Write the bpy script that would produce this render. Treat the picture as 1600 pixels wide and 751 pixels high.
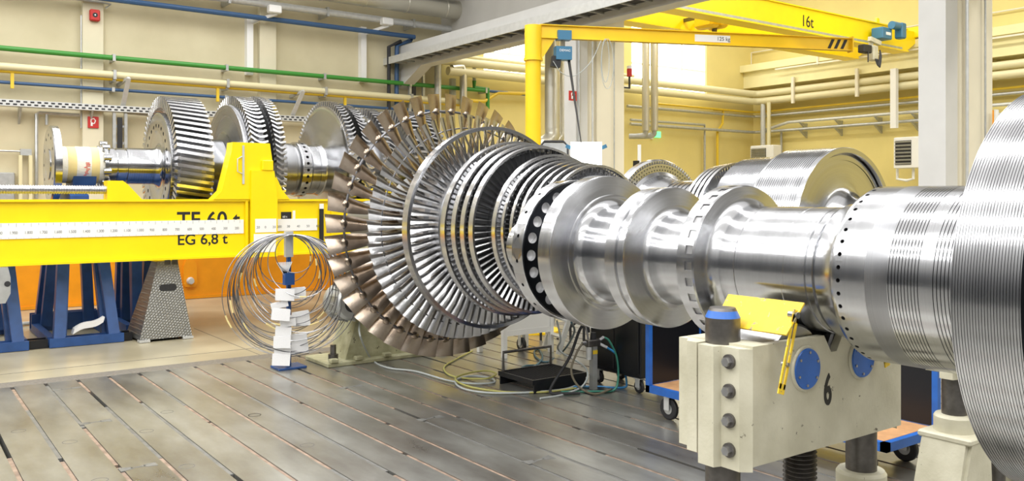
import bpy, bmesh, math, random
from math import sin, cos, pi, radians, hypot, atan2, sqrt
from mathutils import Vector, Matrix
random.seed(7)
for o in list(bpy.data.objects): bpy.data.objects.remove(o)
SC = bpy.context.scene
COL = SC.collection
# ------------------------------------------------------------------ camera
CX, FPX, HZ = 800.0, 1350.0, 308.0           # principal column, focal length and horizon row in a 1600 px wide frame
FW = (.58946, .80780); RT = (.80780, -.58946); EYE = 2.0
cam_d = bpy.data.cameras.new('camera'); cam = bpy.data.objects.new('camera', cam_d); COL.objects.link(cam)
cam.location = (0, 0, EYE); cam.rotation_euler = (pi/2, 0, -atan2(FW[0], FW[1]))
cam_d.sensor_width = 36; cam_d.lens = FPX/1600*36; cam_d.shift_y = -(375.5-HZ)/1600
cam_d.clip_start = .05; cam_d.clip_end = 200
SC.camera = cam
# ------------------------------------------------------------------ light
SC.view_settings.view_transform = 'Standard'; SC.view_settings.look = 'None'
SC.view_settings.gamma = 1; SC.view_settings.use_curve_mapping = False
SC.view_settings.exposure = 0.28
W = bpy.data.worlds.new('world'); SC.world = W; W.use_nodes = True
wn = W.node_tree; wn.nodes.clear()
wo = wn.nodes.new('ShaderNodeOutputWorld'); bg = wn.nodes.new('ShaderNodeBackground')
tc = wn.nodes.new('ShaderNodeTexCoord'); sp = wn.nodes.new('ShaderNodeSeparateXYZ'); rp = wn.nodes.new('ShaderNodeValToRGB')
wn.links.new(tc.outputs['Generated'], sp.inputs[0]); wn.links.new(sp.outputs['Z'], rp.inputs[0])
rp.color_ramp.elements[0].position = 0.0; rp.color_ramp.elements[0].color = (.10, .10, .10, 1)
rp.color_ramp.elements[1].position = 1.0; rp.color_ramp.elements[1].color = (1, .98, .95, 1)
e = rp.color_ramp.elements.new(.10); e.color = (.17, .17, .17, 1)
e = rp.color_ramp.elements.new(.24); e.color = (.50, .49, .47, 1)
e = rp.color_ramp.elements.new(.45); e.color = (1, .99, .97, 1)
wn.links.new(rp.outputs[0], bg.inputs[0]); bg.inputs[1].default_value = 0.95
wn.links.new(bg.outputs[0], wo.inputs[0])
def area(name, loc, sx, sy, power, color=(1, 1, 1), rot=(0, 0, 0)):
    l = bpy.data.lights.new(name, 'AREA'); l.shape = 'RECTANGLE'; l.size = sx; l.size_y = sy; l.energy = power; l.color = color
    o = bpy.data.objects.new(name, l); COL.objects.link(o); o.location = loc; o.rotation_euler = rot; return o
for i, x in enumerate((-9, -5.5, -2, 2.4, 6.4)):  # farthest-left row is unseen fill, added to brighten faces toward the camera
    area('ceiling_and_fill_row', (x, 5.5, 8.6), .55, 26, 760, (1, .985, .96))
for x in (15, 20.5):
    area('ceiling_and_fill_row', (x, 3, 9.6), .7, 34, 1100, (1, .97, .88))
# ------------------------------------------------------------------ projection helpers: a pixel plus one known world plane -> world point
def ray(px, py):
    u = (px-CX)/FPX; w = (HZ-py)/FPX
    return (RT[0]*u+FW[0], RT[1]*u+FW[1], w)
def at(px, py, X=None, Y=None, Z=None):
    dx, dy, dz = ray(px, py)
    t = X/dx if X is not None else (Y/dy if Y is not None else (Z-EYE)/dz)
    return Vector((dx*t, dy*t, EYE+dz*t))
# ------------------------------------------------------------------ materials
def mat(name, color, rough=.5, metal=0.0, noise=0, nscale=8, bump=0, bscale=40, spec=None, emis=None, estr=0, dirt=None, chips=None):
    m = bpy.data.materials.new(name); m.use_nodes = True; t = m.node_tree; b = t.nodes['Principled BSDF']
    b.inputs['Base Color'].default_value = (*color, 1); b.inputs['Roughness'].default_value = rough; b.inputs['Metallic'].default_value = metal
    if spec is not None: b.inputs['Specular IOR Level'].default_value = spec
    if emis: b.inputs['Emission Color'].default_value = (*emis, 1); b.inputs['Emission Strength'].default_value = estr
    co = t.nodes.new('ShaderNodeTexCoord')
    if noise:
        n = t.nodes.new('ShaderNodeTexNoise'); n.inputs['Scale'].default_value = nscale; n.inputs['Detail'].default_value = 6
        t.links.new(co.outputs['Object'], n.inputs['Vector'])
        r = t.nodes.new('ShaderNodeValToRGB'); r.color_ramp.elements[0].position = .3; r.color_ramp.elements[1].position = .7
        d = dirt or tuple(c*(1-noise) for c in color)
        r.color_ramp.elements[0].color = (*d, 1); r.color_ramp.elements[1].color = (*[min(1, c*(1+noise*.3)) for c in color], 1)
        t.links.new(n.outputs['Fac'], r.inputs[0]); t.links.new(r.outputs[0], b.inputs['Base Color'])
    if chips:
        n3 = t.nodes.new('ShaderNodeTexNoise'); n3.inputs['Scale'].default_value = chips[0]; n3.inputs['Detail'].default_value = 8; n3.inputs['Roughness'].default_value = .7
        t.links.new(co.outputs['Object'], n3.inputs['Vector'])
        r3 = t.nodes.new('ShaderNodeValToRGB'); r3.color_ramp.elements[0].position = chips[1]; r3.color_ramp.elements[1].position = chips[1]+.02
        r3.color_ramp.elements[0].color = (0, 0, 0, 1); r3.color_ramp.elements[1].color = (1, 1, 1, 1); t.links.new(n3.outputs['Fac'], r3.inputs[0])
        mx = t.nodes.new('ShaderNodeMix'); mx.data_type = 'RGBA'; src = b.inputs['Base Color'].links
        if src: t.links.new(src[0].from_socket, mx.inputs['A'])
        else: mx.inputs['A'].default_value = (*color, 1)
        mx.inputs['B'].default_value = (*chips[2], 1); t.links.new(r3.outputs[0], mx.inputs['Factor']); t.links.new(mx.outputs['Result'], b.inputs['Base Color'])
    if bump:
        n2 = t.nodes.new('ShaderNodeTexNoise'); n2.inputs['Scale'].default_value = bscale; n2.inputs['Detail'].default_value = 4
        t.links.new(co.outputs['Object'], n2.inputs['Vector'])
        bp = t.nodes.new('ShaderNodeBump'); bp.inputs['Strength'].default_value = bump; bp.inputs['Distance'].default_value = .01
        t.links.new(n2.outputs['Fac'], bp.inputs['Height']); t.links.new(bp.outputs[0], b.inputs['Normal'])
    return m
def turned(name, color, rough, vary=.05, fine=150, aniso=.65, axis='Y', bump=.06):
    """metal turned on a lathe: fine rings round the local axis"""
    m = bpy.data.materials.new(name); m.use_nodes = True; t = m.node_tree; b = t.nodes['Principled BSDF']
    b.inputs['Metallic'].default_value = 1
    co = t.nodes.new('ShaderNodeTexCoord'); s = t.nodes.new('ShaderNodeSeparateXYZ'); t.links.new(co.outputs['Object'], s.inputs[0])
    ax = {'X': 0, 'Y': 1}[axis]; o1 = {0: 1, 1: 0}[ax]
    c1 = t.nodes.new('ShaderNodeCombineXYZ'); t.links.new(s.outputs[o1], c1.inputs[0]); t.links.new(s.outputs[2], c1.inputs[1])
    ln = t.nodes.new('ShaderNodeVectorMath'); ln.operation = 'LENGTH'; t.links.new(c1.outputs[0], ln.inputs[0])
    c2 = t.nodes.new('ShaderNodeCombineXYZ'); t.links.new(s.outputs[ax], c2.inputs[0]); t.links.new(ln.outputs['Value'], c2.inputs[1])
    n = t.nodes.new('ShaderNodeTexNoise'); n.inputs['Scale'].default_value = fine; n.inputs['Detail'].default_value = 3
    t.links.new(c2.outputs[0], n.inputs['Vector'])
    n1 = t.nodes.new('ShaderNodeTexNoise'); n1.inputs['Scale'].default_value = 9; n1.inputs['Detail'].default_value = 3
    t.links.new(c2.outputs[0], n1.inputs['Vector'])
    mr = t.nodes.new('ShaderNodeMapRange'); mr.inputs['From Min'].default_value = .3; mr.inputs['From Max'].default_value = .7
    mr.inputs['To Min'].default_value = rough*.75; mr.inputs['To Max'].default_value = rough*1.3
    t.links.new(n1.outputs['Fac'], mr.inputs[0]); t.links.new(mr.outputs[0], b.inputs['Roughness'])
    r = t.nodes.new('ShaderNodeValToRGB'); r.color_ramp.elements[0].position = .3; r.color_ramp.elements[1].position = .7
    r.color_ramp.elements[0].color = (*[c*(1-vary) for c in color], 1); r.color_ramp.elements[1].color = (*[min(1, c*(1+vary)) for c in color], 1)
    t.links.new(n.outputs['Fac'], r.inputs[0]); t.links.new(r.outputs[0], b.inputs['Base Color'])
    bp = t.nodes.new('ShaderNodeBump'); bp.inputs['Strength'].default_value = bump; bp.inputs['Distance'].default_value = .002
    t.links.new(n.outputs['Fac'], bp.inputs['Height']); t.links.new(bp.outputs[0], b.inputs['Normal'])
    tg = t.nodes.new('ShaderNodeTangent'); tg.direction_type = 'RADIAL'; tg.axis = axis
    t.links.new(tg.outputs[0], b.inputs['Tangent']); b.inputs['Anisotropic'].default_value = aniso; b.inputs['Anisotropic Rotation'].default_value = .25
    return m
M = {}
M['steel'] = turned('turned_steel', (.50, .505, .52), .2)
M['steel_x'] = turned('turned_steel_crosswise', (.52, .525, .54), .2, axis='X')
M['steel_dark'] = turned('dark_turned_steel', (.34, .345, .36), .33)
M['steel_mid'] = turned('grey_turned_steel', (.40, .40, .41), .30)
M['steel_bright'] = turned('bright_turned_steel', (.68, .68, .69), .2)
M['steel_dark_x'] = turned('dark_turned_steel_crosswise', (.34, .345, .36), .30, axis='X')
M['steel_shade'] = turned('shade_black_turned_steel', (.07, .075, .085), .35)  # near-black colour paints in the shade of the disc gap and grooves
M['blade'] = mat('milled_blade_steel', (.47, .47, .475), .25, 1, .12, 14)
M['blade_bronze'] = mat('heat_tinted_blade_steel', (.44, .375, .31), .27, 1, .35, 6, dirt=(.27, .205, .15))
M['blade_x'] = mat('wide_blade_steel', (.62, .62, .63), .25, 1, .1, 14)
M['rod'] = mat('plain_rod_steel', (.42, .42, .43), .35, 1)
M['rod_dark'] = mat('dark_wire_steel', (.17, .17, .18), .38, 1)
M['bore_end'] = mat('bore_shine_bottom', (.80, .80, .82), .4, .3)  # pale colour paints in the bright shine seen through the bores
M['hole'] = mat('hole_shadow', (.02, .02, .022), .6)  # near-black colour stands for the shade inside holes, slots and openings
M['bore'] = mat('bored_steel', (.8, .8, .8), .18, 1)
M['oilsteel'] = mat('oiled_dark_steel', (.16, .15, .14), .38, .8, .3, 20)
M['cream'] = mat('chipped_cream_paint', (.60, .575, .45), .42, 0, .16, 5, .12, 60, dirt=(.46, .435, .32), chips=(13, .645, (.10, .085, .06)))
M['creamdk'] = mat('worn_olive_cream_paint', (.46, .45, .30), .5, 0, .35, 6, .1, 40, dirt=(.27, .26, .15), chips=(9, .63, (.10, .09, .06)))
M['yellow'] = mat('crane_yellow_paint', (.93, .60, .012), .38, 0, .06, 3)
M['yellow2'] = mat('bright_yellow_paint', (.95, .70, .0), .38, 0, .05, 3)
M['yellow_worn'] = mat('scratched_yellow_paint', (.85, .58, .02), .45, 0, .55, 16, dirt=(.62, .42, .03), chips=(16, .585, (.33, .27, .16)))
M['orange'] = mat('orange_beam_paint', (.84, .31, .004), .45, 0, .10, 4)
M['blue'] = mat('blue_trestle_paint', (.022, .075, .24), .42, 0, .25, 6)
M['bluebright'] = mat('bright_blue_paint', (.02, .13, .50), .4, 0, .2, 8)
M['bluemotor'] = mat('blue_motor_paint', (.045, .17, .29), .4)
M['black'] = mat('black_sheet', (.006, .007, .010), .32)
M['rubber'] = mat('black_rubber', (.018, .018, .02), .55)
M['white'] = mat('white_enamel', (.82, .82, .80), .5)
M['paper'] = mat('printed_paper', (.80, .80, .80), .8, 0, .10, 200)
M['ink'] = mat('black_lettering', (.012, .012, .012), .6)
M['inkgrey'] = mat('grey_lettering', (.16, .16, .16), .6)
M['redink'] = mat('red_lettering', (.6, .05, .03), .6)
M['red'] = mat('signal_red', (.50, .022, .018), .5)
M['green'] = mat('green_pipe_paint', (.045, .25, .035), .45)
M['pipeblue'] = mat('blue_pipe_paint', (.04, .10, .22), .45)
M['pipeyellow'] = mat('yellow_pipe_paint', (.72, .50, .03), .45)
M['pipecream'] = mat('cream_pipe_cladding', (.68, .62, .38), .45)
M['galv'] = mat('galvanised_sheet', (.50, .51, .50), .42, .6, .15, 10)
M['galvlt'] = mat('pale_galvanised_sheet', (.62, .63, .62), .42, .35, .1, 10)
M['duct'] = mat('ribbed_duct_sheet', (.58, .56, .48), .35, .7)
M['wall'] = mat('cream_concrete_wall', (.63, .57, .39), .8, 0, .13, .9, .15, 18, dirt=(.54, .48, .31))
M['pillar'] = mat('cream_pillar_paint', (.69, .64, .47), .75, 0, .06, 2)
M['wall_yellowlit'] = mat('yellow_lit_cream_wall', (.76, .64, .25), .8, 0, .08, .8, .1, 18)  # yellow light of this hall put into the colour of cream walls
M['beamyellow'] = mat('pale_yellow_concrete', (.80, .73, .40), .75, 0, .06, 2)
M['wallgrey'] = mat('grey_concrete_wall', (.50, .485, .445), .8, 0, .08, 1.2)
M['columngrey'] = mat('grey_column_concrete', (.58, .575, .55), .75, 0, .07, 2)
M['columncream'] = mat('cream_column_concrete', (.74, .69, .55), .75, 0, .05, 2)
M['glow'] = mat('daylight_window_pane', (1, 1, 1), .5, emis=(1, 1, .95), estr=3.2)
M['lampglow'] = mat('lit_lamp_diffuser', (1, 1, 1), .5, emis=(1, .98, .9), estr=4)
M['greenglow'] = mat('exit_sign_glow', (.1, .6, .2), .5, emis=(.15, .8, .3), estr=1.6)
M['wood'] = mat('plywood_deck', (.55, .30, .14), .6, 0, .2, 12)
M['brownhose'] = mat('brown_hose', (.14, .12, .08), .5)
M['yellowhose'] = mat('yellow_hose', (.42, .40, .12), .5)
M['greyhose'] = mat('grey_hose', (.40, .43, .42), .45)
M['greenhose'] = mat('green_hose', (.03, .20, .14), .45)
M['bluehose'] = mat('blue_hose', (.03, .25, .55), .45)
M['tealhose'] = mat('dark_teal_hose', (.03, .09, .12), .45)
M['cloth'] = mat('white_wrap_cloth', (.80, .78, .70), .85, 0, .1, 6, .5, 30)
M['clothy'] = mat('yellowed_tape', (.80, .66, .30), .7, 0, .1, 6)
M['copperwood'] = mat('brown_slot_filler', (.33, .24, .18), .5, .2, .4, 9, dirt=(.17, .12, .09))
M['greyfill'] = mat('grey_slot_filler', (.20, .20, .19), .45, .4, .3, 9)
M['darkslot'] = mat('open_slot_floor', (.01, .01, .01), .8)
def chequer():
    m = mat('chequer_plate', (.40, .40, .38), .40, .85, .3, 5); t = m.node_tree; b = t.nodes['Principled BSDF']
    co = t.nodes.new('ShaderNodeTexCoord'); w = t.nodes.new('ShaderNodeMapping'); w.inputs['Rotation'].default_value = (0, radians(45), 0)
    t.links.new(co.outputs['Object'], w.inputs[0]); c = t.nodes.new('ShaderNodeTexBrick'); c.inputs['Scale'].default_value = 13
    c.inputs['Mortar Size'].default_value = .18; c.inputs['Mortar Smooth'].default_value = .6; c.inputs['Brick Width'].default_value = .55; c.inputs['Row Height'].default_value = .42
    s = t.nodes.new('ShaderNodeSeparateXYZ'); cb = t.nodes.new('ShaderNodeCombineXYZ')
    t.links.new(w.outputs[0], s.inputs[0]); t.links.new(s.outputs[0], cb.inputs[0]); t.links.new(s.outputs[2], cb.inputs[1]); t.links.new(cb.outputs[0], c.inputs['Vector'])
    c.inputs['Color1'].default_value = (.42, .42, .40, 1); c.inputs['Color2'].default_value = (.36, .36, .34, 1); c.inputs['Mortar'].default_value = (.29, .29, .28, 1); t.links.new(c.outputs['Color'], b.inputs['Base Color'])
    bp = t.nodes.new('ShaderNodeBump'); bp.inputs['Strength'].default_value = .7; bp.inputs['Distance'].default_value = .004
    t.links.new(c.outputs['Fac'], bp.inputs['Height']); bp.invert = True; t.links.new(bp.outputs[0], b.inputs['Normal']); return m
M['chequer'] = chequer()
def floorplate():
    m = bpy.data.materials.new('worn_machine_bed_plate'); m.use_nodes = True; t = m.node_tree; b = t.nodes['Principled BSDF']
    co = t.nodes.new('ShaderNodeTexCoord')
    n = t.nodes.new('ShaderNodeTexNoise'); n.inputs['Scale'].default_value = .7; n.inputs['Detail'].default_value = 7; n.inputs['Roughness'].default_value = .65
    mp = t.nodes.new('ShaderNodeMapping'); mp.inputs['Scale'].default_value = (2.2, .8, 1)
    t.links.new(co.outputs['Object'], mp.inputs[0]); t.links.new(mp.outputs[0], n.inputs['Vector'])
    r = t.nodes.new('ShaderNodeValToRGB'); r.color_ramp.elements[0].position = .3; r.color_ramp.elements[1].position = .7
    r.color_ramp.elements[0].color = (.17, .155, .135, 1); r.color_ramp.elements[1].color = (.42, .425, .40, 1)
    t.links.new(n.outputs['Fac'], r.inputs[0]); t.links.new(r.outputs[0], b.inputs['Base Color'])
    b.inputs['Metallic'].default_value = .7
    mr = t.nodes.new('ShaderNodeMapRange'); mr.inputs['To Min'].default_value = .20; mr.inputs['To Max'].default_value = .42
    t.links.new(n.outputs['Fac'], mr.inputs[0]); t.links.new(mr.outputs[0], b.inputs['Roughness'])
    n3 = t.nodes.new('ShaderNodeTexNoise'); n3.inputs['Scale'].default_value = 60
    t.links.new(co.outputs['Object'], n3.inputs['Vector'])
    bp = t.nodes.new('ShaderNodeBump'); bp.inputs['Strength'].default_value = .08; bp.inputs['Distance'].default_value = .004
    t.links.new(n3.outputs['Fac'], bp.inputs['Height']); t.links.new(bp.outputs[0], b.inputs['Normal']); return m
M['plate'] = floorplate()
M['concrete'] = mat('polished_hall_floor', (.40, .36, .25), .28, 0, .35, .8, .05, 20, dirt=(.24, .21, .14))
M['strip'] = mat('ribbed_edge_strip', (.20, .185, .165), .5, .3, .3, 30, .5, 90)
# ------------------------------------------------------------------ mesh builder
class MB:
    def __init__(s): s.v = []; s.f = []; s.mi = []; s.m = []; s.cur = 0
    def use(s, m):
        m = M[m]
        if m not in s.m: s.m.append(m)
        s.cur = s.m.index(m); return s
    def add(s, vs, fs):
        b = len(s.v); s.v += [tuple(p) for p in vs]
        for f in fs: s.f.append([b+i for i in f]); s.mi.append(s.cur)
        return s
    def box(s, x0, x1, y0, y1, z0, z1, bev=0):
        if bev <= 0:
            return s.add([(x, y, z) for x in (x0, x1) for y in (y0, y1) for z in (z0, z1)],
                  [(0, 1, 3, 2), (4, 6, 7, 5), (0, 4, 5, 1), (2, 3, 7, 6), (0, 2, 6, 4), (1, 5, 7, 3)])
        b = min(bev, (x1-x0)*.45, (y1-y0)*.45, (z1-z0)*.45)
        vs = []; 
        for (za, k) in ((z0, b), (z0+b, 0), (z1-b, 0), (z1, b)):
            X0, X1, Y0, Y1 = x0+k, x1-k, y0+k, y1-k; c = b if k == 0 else b*.5
            vs += [(X0+c, Y0, za), (X1-c, Y0, za), (X1, Y0+c, za), (X1, Y1-c, za), (X1-c, Y1, za), (X0+c, Y1, za), (X0, Y1-c, za), (X0, Y0+c, za)]
        fs = [tuple(range(7, -1, -1)), tuple(range(24, 32))]
        for r in range(3):
            for i in range(8): fs.append((r*8+i, r*8+(i+1) % 8, r*8+8+(i+1) % 8, r*8+8+i))
        return s.add(vs, fs)
    def obox(s, p, q, w, h, up=(0, 0, 1)):
        """bar from p to q, w wide, h high (along up)"""
        p, q = Vector(p), Vector(q); d = (q-p).normalized(); up = Vector(up)
        sd = d.cross(up)
        if sd.length < 1e-4: sd = d.cross(Vector((0, 1, 0)))
        sd.normalize(); u = sd.cross(d).normalized()
        vs = [a+sd*i*w/2+u*j*h/2 for a in (p, q) for (i, j) in ((-1, -1), (1, -1), (1, 1), (-1, 1))]
        return s.add(vs, [(3, 2, 1, 0), (4, 5, 6, 7), (0, 1, 5, 4), (1, 2, 6, 5), (2, 3, 7, 6), (3, 0, 4, 7)])
    def prism(s, pts, a, b, axis='Z'):
        """closed outline extruded from a to b; outline is given in the other two axes in XYZ order"""
        n = len(pts)
        def mk(p, c): return {'Z': (p[0], p[1], c), 'Y': (p[0], c, p[1]), 'X': (c, p[0], p[1])}[axis]
        vs = [mk(p, a) for p in pts]+[mk(p, b) for p in pts]
        return s.add(vs, [tuple(range(n-1, -1, -1)), tuple(range(n, 2*n))]+[(i, (i+1) % n, n+(i+1) % n, n+i) for i in range(n)])
    def tube(s, path, r, n=10, closed=False, cap=True):
        P = [Vector(p) for p in path]; m = len(P); base = len(s.v); nrm = None
        for i, p in enumerate(P):
            if closed: d = P[(i+1) % m]-P[i-1]
            else: d = P[min(i+1, m-1)]-P[max(i-1, 0)]
            d.normalize()
            if nrm is None: nrm = d.cross(Vector((0, 0, 1)) if abs(d.z) < .9 else Vector((1, 0, 0))).normalized()
            else:
                nrm = nrm-d*nrm.dot(d); nrm.normalize()
            b = d.cross(nrm); rr = r[i] if isinstance(r, (list, tuple)) else r
            for k in range(n):
                a = 2*pi*k/n; s.v.append(tuple(p+nrm*cos(a)*rr+b*sin(a)*rr))
        for i in range(m if closed else m-1):
            j = (i+1) % m
            for k in range(n):
                s.f.append([base+i*n+k, base+i*n+(k+1) % n, base+j*n+(k+1) % n, base+j*n+k]); s.mi.append(s.cur)
        if cap and not closed:
            s.f.append([base+k for k in range(n-1, -1, -1)]); s.mi.append(s.cur)
            s.f.append([base+(m-1)*n+k for k in range(n)]); s.mi.append(s.cur)
        return s
    def cyl(s, p, q, r, n=24, r2=None): return s.tube([p, q], [r, r if r2 is None else r2], n)
    def lathe(s, prof, c, axis='Y', n=128, closed=False):
        """prof: list of (t, r) along the axis; c = the axis position in the two other coordinates"""
        base = len(s.v); m = len(prof)
        for (t, r) in prof:
            for k in range(n):
                a = 2*pi*k/n; u, w = c[0]+r*cos(a), c[1]+r*sin(a)
                s.v.append({'Y': (u, t, w), 'X': (t, u, w), 'Z': (u, w, t)}[axis])
        for i in range(m if closed else m-1):
            j = (i+1) % m
            for k in range(n):
                s.f.append([base+i*n+k, base+i*n+(k+1) % n, base+j*n+(k+1) % n, base+j*n+k]); s.mi.append(s.cur)
        return s
    def build(s, name, parent=None, smooth=30, kind=None, label=None, at_=None):
        L = Vector((0, 0, 0))
        if parent is not None: L = world_loc(parent)
        if at_ is not None: L = Vector(at_)
        me = bpy.data.meshes.new(name)
        me.from_pydata([(v[0]-L.x, v[1]-L.y, v[2]-L.z) for v in s.v], [], s.f)
        for m in s.m: me.materials.append(m)
        if len(s.m) > 1: me.polygons.foreach_set('material_index', s.mi)
        bm = bmesh.new(); bm.from_mesh(me); bmesh.ops.recalc_face_normals(bm, faces=bm.faces)
        bm.to_mesh(me); bm.free()
        if smooth:
            me.polygons.foreach_set('use_smooth', [True]*len(me.polygons)); me.set_sharp_from_angle(angle=radians(smooth))
        o = bpy.data.objects.new(name, me); COL.objects.link(o)
        if parent is not None: o.parent = parent
        elif at_ is not None: o.location = at_
        if kind: o['kind'] = kind
        if label: o['label'] = label
        return o
def world_loc(o):
    l = Vector(o.location)
    while o.parent is not None: o = o.parent; l += Vector(o.location)
    return l
def B(m): return MB().use(m)
def thing(name, label, cat, loc=(0, 0, 0), group=None):
    o = bpy.data.objects.new(name, None); COL.objects.link(o); o.location = loc; o['label'] = label; o['category'] = cat
    o.empty_display_size = .1
    if group: o['group'] = group
    return o
def tag(o, label, cat, group=None):
    o['label'] = label; o['category'] = cat
    if group: o['group'] = group
    return o
def struct(name, mb, smooth=30): return mb.build(name, None, smooth, kind='structure')
def origin_mid(mb):
    xs = [v[0] for v in mb.v]; ys = [v[1] for v in mb.v]; zs = [v[2] for v in mb.v]
    return ((min(xs)+max(xs))/2, (min(ys)+max(ys))/2, min(zs))
def single(name, mb, label, cat, group=None, smooth=30): return tag(mb.build(name, None, smooth, at_=origin_mid(mb)), label, cat, group)
def text(body, size, loc, m, parent, name='lettering', facing='-Y', depth=.002, sx=1.0, bold=0.0, shear=0):
    """solid letters; facing -Y: read along +X; facing -X: read along -Y"""
    c = bpy.data.curves.new(name, 'FONT'); c.body = body; c.size = size; c.extrude = depth; c.offset = bold; c.align_x = 'LEFT'; c.shear = shear
    o = bpy.data.objects.new(name, c); COL.objects.link(o)
    bpy.context.view_layer.update()
    me = bpy.data.meshes.new_from_object(o.evaluated_get(bpy.context.evaluated_depsgraph_get()))
    bpy.data.objects.remove(o); bpy.data.curves.remove(c)
    R = Matrix.Rotation(pi/2, 4, 'X')
    if facing == '-X': R = Matrix.Rotation(-pi/2, 4, 'Z') @ R
    elif isinstance(facing, float): R = Matrix.Rotation(facing, 4, 'Z') @ R
    me.transform(R @ Matrix.Diagonal((sx, 1, 1, 1)))
    me.materials.clear(); me.materials.append(M[m])
    o = bpy.data.objects.new(name, me); COL.objects.link(o)
    o.parent = parent; o.location = Vector(loc)-(world_loc(parent) if parent else Vector((0, 0, 0)))
    return o
def copy_tree(o, parent=None):
    c = o.copy(); COL.objects.link(c); c.parent = parent
    for ch in list(o.children): copy_tree(ch, c)
    return c
def smoothpath(pts, k=8):
    """Catmull-Rom through the points"""
    P = [Vector(p) for p in pts]; P = [P[0]*2-P[1]]+P+[P[-1]*2-P[-2]]; out = []
    for i in range(1, len(P)-2):
        a, b, c, d = P[i-1:i+3]
        for j in range(k):
            t = j/k; out.append(.5*((2*b)+(c-a)*t+(2*a-5*b+4*c-d)*t*t+(3*b-a-3*c+d)*t**3))
    out.append(P[-2]); return out

# ================================================================== SETTING
YW, XG, XW2, XF = 20.2, 11.0, 12.35, 25.6
SLOT0, PITCH, PLATE_END, SW = 1.107, .3134, 10.48, .036
# bed plates between the T slots, each slot with its filler
fm = B('plate')
x = SLOT0-PITCH*34
while x < 11.2:
    fm.box(x+SW/2, x+PITCH-SW/2, -6, PLATE_END, -.12, 0); x += PITCH
# cast in key plates and round plugs, a hair proud of the bed
def dumbbell(px, py, s=1.0):
    p = at(px, py, Z=0)
    for sx in (-1, 1):
        cx = p.x+sx*.085*s
        fm.prism([(cx-.045, p.y-.05), (cx+.045, p.y-.03), (cx+.045, p.y+.03), (cx-.045, p.y+.05)] if sx < 0 else
                 [(cx-.045, p.y-.03), (cx+.045, p.y-.05), (cx+.045, p.y+.05), (cx-.045, p.y+.03)], -.01, .0012)
    fm.box(p.x-.05, p.x+.05, p.y-.012, p.y+.012, -.01, .0012)
fm.use('greyfill')
for q in ((149, 659), (216, 729), (104, 607), (548, 604), (672, 653), (842, 718)): dumbbell(*q)
for q in ((109, 690), (29, 673), (156, 750), (229, 673), (292, 728), (261, 643), (398, 648), (480, 695), (398, 648), (760, 620)):
    p = at(q[0], q[1], Z=0); ring = []
    fm.lathe([(-.01, .052), (.0010, .052), (.0010, .058), (-.01, .058)], (p.x, p.y), 'Z', 32, True)
struct('floor', fm)
sl = MB(); sl.use('darkslot').box(SLOT0-PITCH*35, 11.3, -6, PLATE_END, -.14, -.10)
rr = random.Random(3); x = SLOT0-PITCH*13
while x < 11.1:
    y = PLATE_END-.07-rr.random()*.1
    while y > -2.5:
        L = rr.uniform(.5, 2.4); k = rr.random()
        if k < .62: sl.use('copperwood').box(x-.0155, x+.0155, y-L, y, -.06, -.007)
        elif k < .86: sl.use('greyfill').box(x-.0155, x+.0155, y-L, y, -.06, -.005)
        else: L *= .45
        y -= L+(.0 if rr.random() < .5 else rr.uniform(.03, .12))
    x += PITCH
struct('trim_1', sl)
struct('trim_2', B('strip').box(-6, XG+.2, PLATE_END, PLATE_END+.30, -.12, -.004))
cf = B('concrete'); cf.box(-6, XG+.2, PLATE_END+.30, YW+.1, -.12, -.006); cf.box(XG+.2, XF+.1, -16, YW+.1, -.12, -.006)
cf.use('strip')
p, q = at(303, 512, Z=0), at(405, 553, Z=0); cf.obox((p.x, p.y, -.006), (q.x, q.y, -.006), .012, .004)
p, q = at(0, 604, Z=0), at(430, 557, Z=0); cf.box(-5, XG, 11.3, 11.315, -.01, -.004)
struct('floor_hall', cf)
# walls
struct('wall_back', B('wall').box(-5.5, XW2, YW, YW+.3, -.1, 10.4))
wb = B('wall_yellowlit')
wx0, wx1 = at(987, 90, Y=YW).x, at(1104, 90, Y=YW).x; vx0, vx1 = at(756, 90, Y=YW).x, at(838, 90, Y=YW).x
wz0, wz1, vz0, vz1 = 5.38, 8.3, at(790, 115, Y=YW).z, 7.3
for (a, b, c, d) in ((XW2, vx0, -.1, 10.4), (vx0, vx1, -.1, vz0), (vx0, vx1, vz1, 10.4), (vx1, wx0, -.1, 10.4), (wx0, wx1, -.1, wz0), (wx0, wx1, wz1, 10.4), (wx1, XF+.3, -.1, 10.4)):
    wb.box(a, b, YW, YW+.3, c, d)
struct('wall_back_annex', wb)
struct('wall_right', B('wall_yellowlit').box(XF, XF+.3, -16, YW, -.1, 10.4))
for i, (a, b, c, d) in enumerate(((vx0, vx1, vz0, vz1), (wx0, wx1, wz0, wz1))):
    g = struct('window_%d' % (i+1), B('glow').box(a, b, YW+.12, YW+.15, c, d))
    fr = B('white'); n = 3 if i else 2
    for k in range(n+1):
        xx = a+(b-a)*k/n; fr.box(xx-.035, xx+.035, YW+.05, YW+.12, c, d)
    for zz in (c+.03, d-.03, c+(d-c)*.33): fr.box(a, b, YW+.06, YW+.12, zz-.03, zz+.03)
    fr.build('window_frame', g)
# the grey wall above the opening between the halls, its lintel girder
struct('wall_dividing', B('wallgrey').box(XW2, XW2+.25, -16, YW, 5.9, 10.4))
lz0, lz1 = 2+.318*11+0.0, 0
li = B('columngrey'); li.box(XG-.02, XG+.32, -3, YW, 5.33, 5.95)
li.use('wallgrey').box(XG+.3, XW2+.1, -3, YW, 5.75, 5.95)
struct('trim_3', li)
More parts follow.
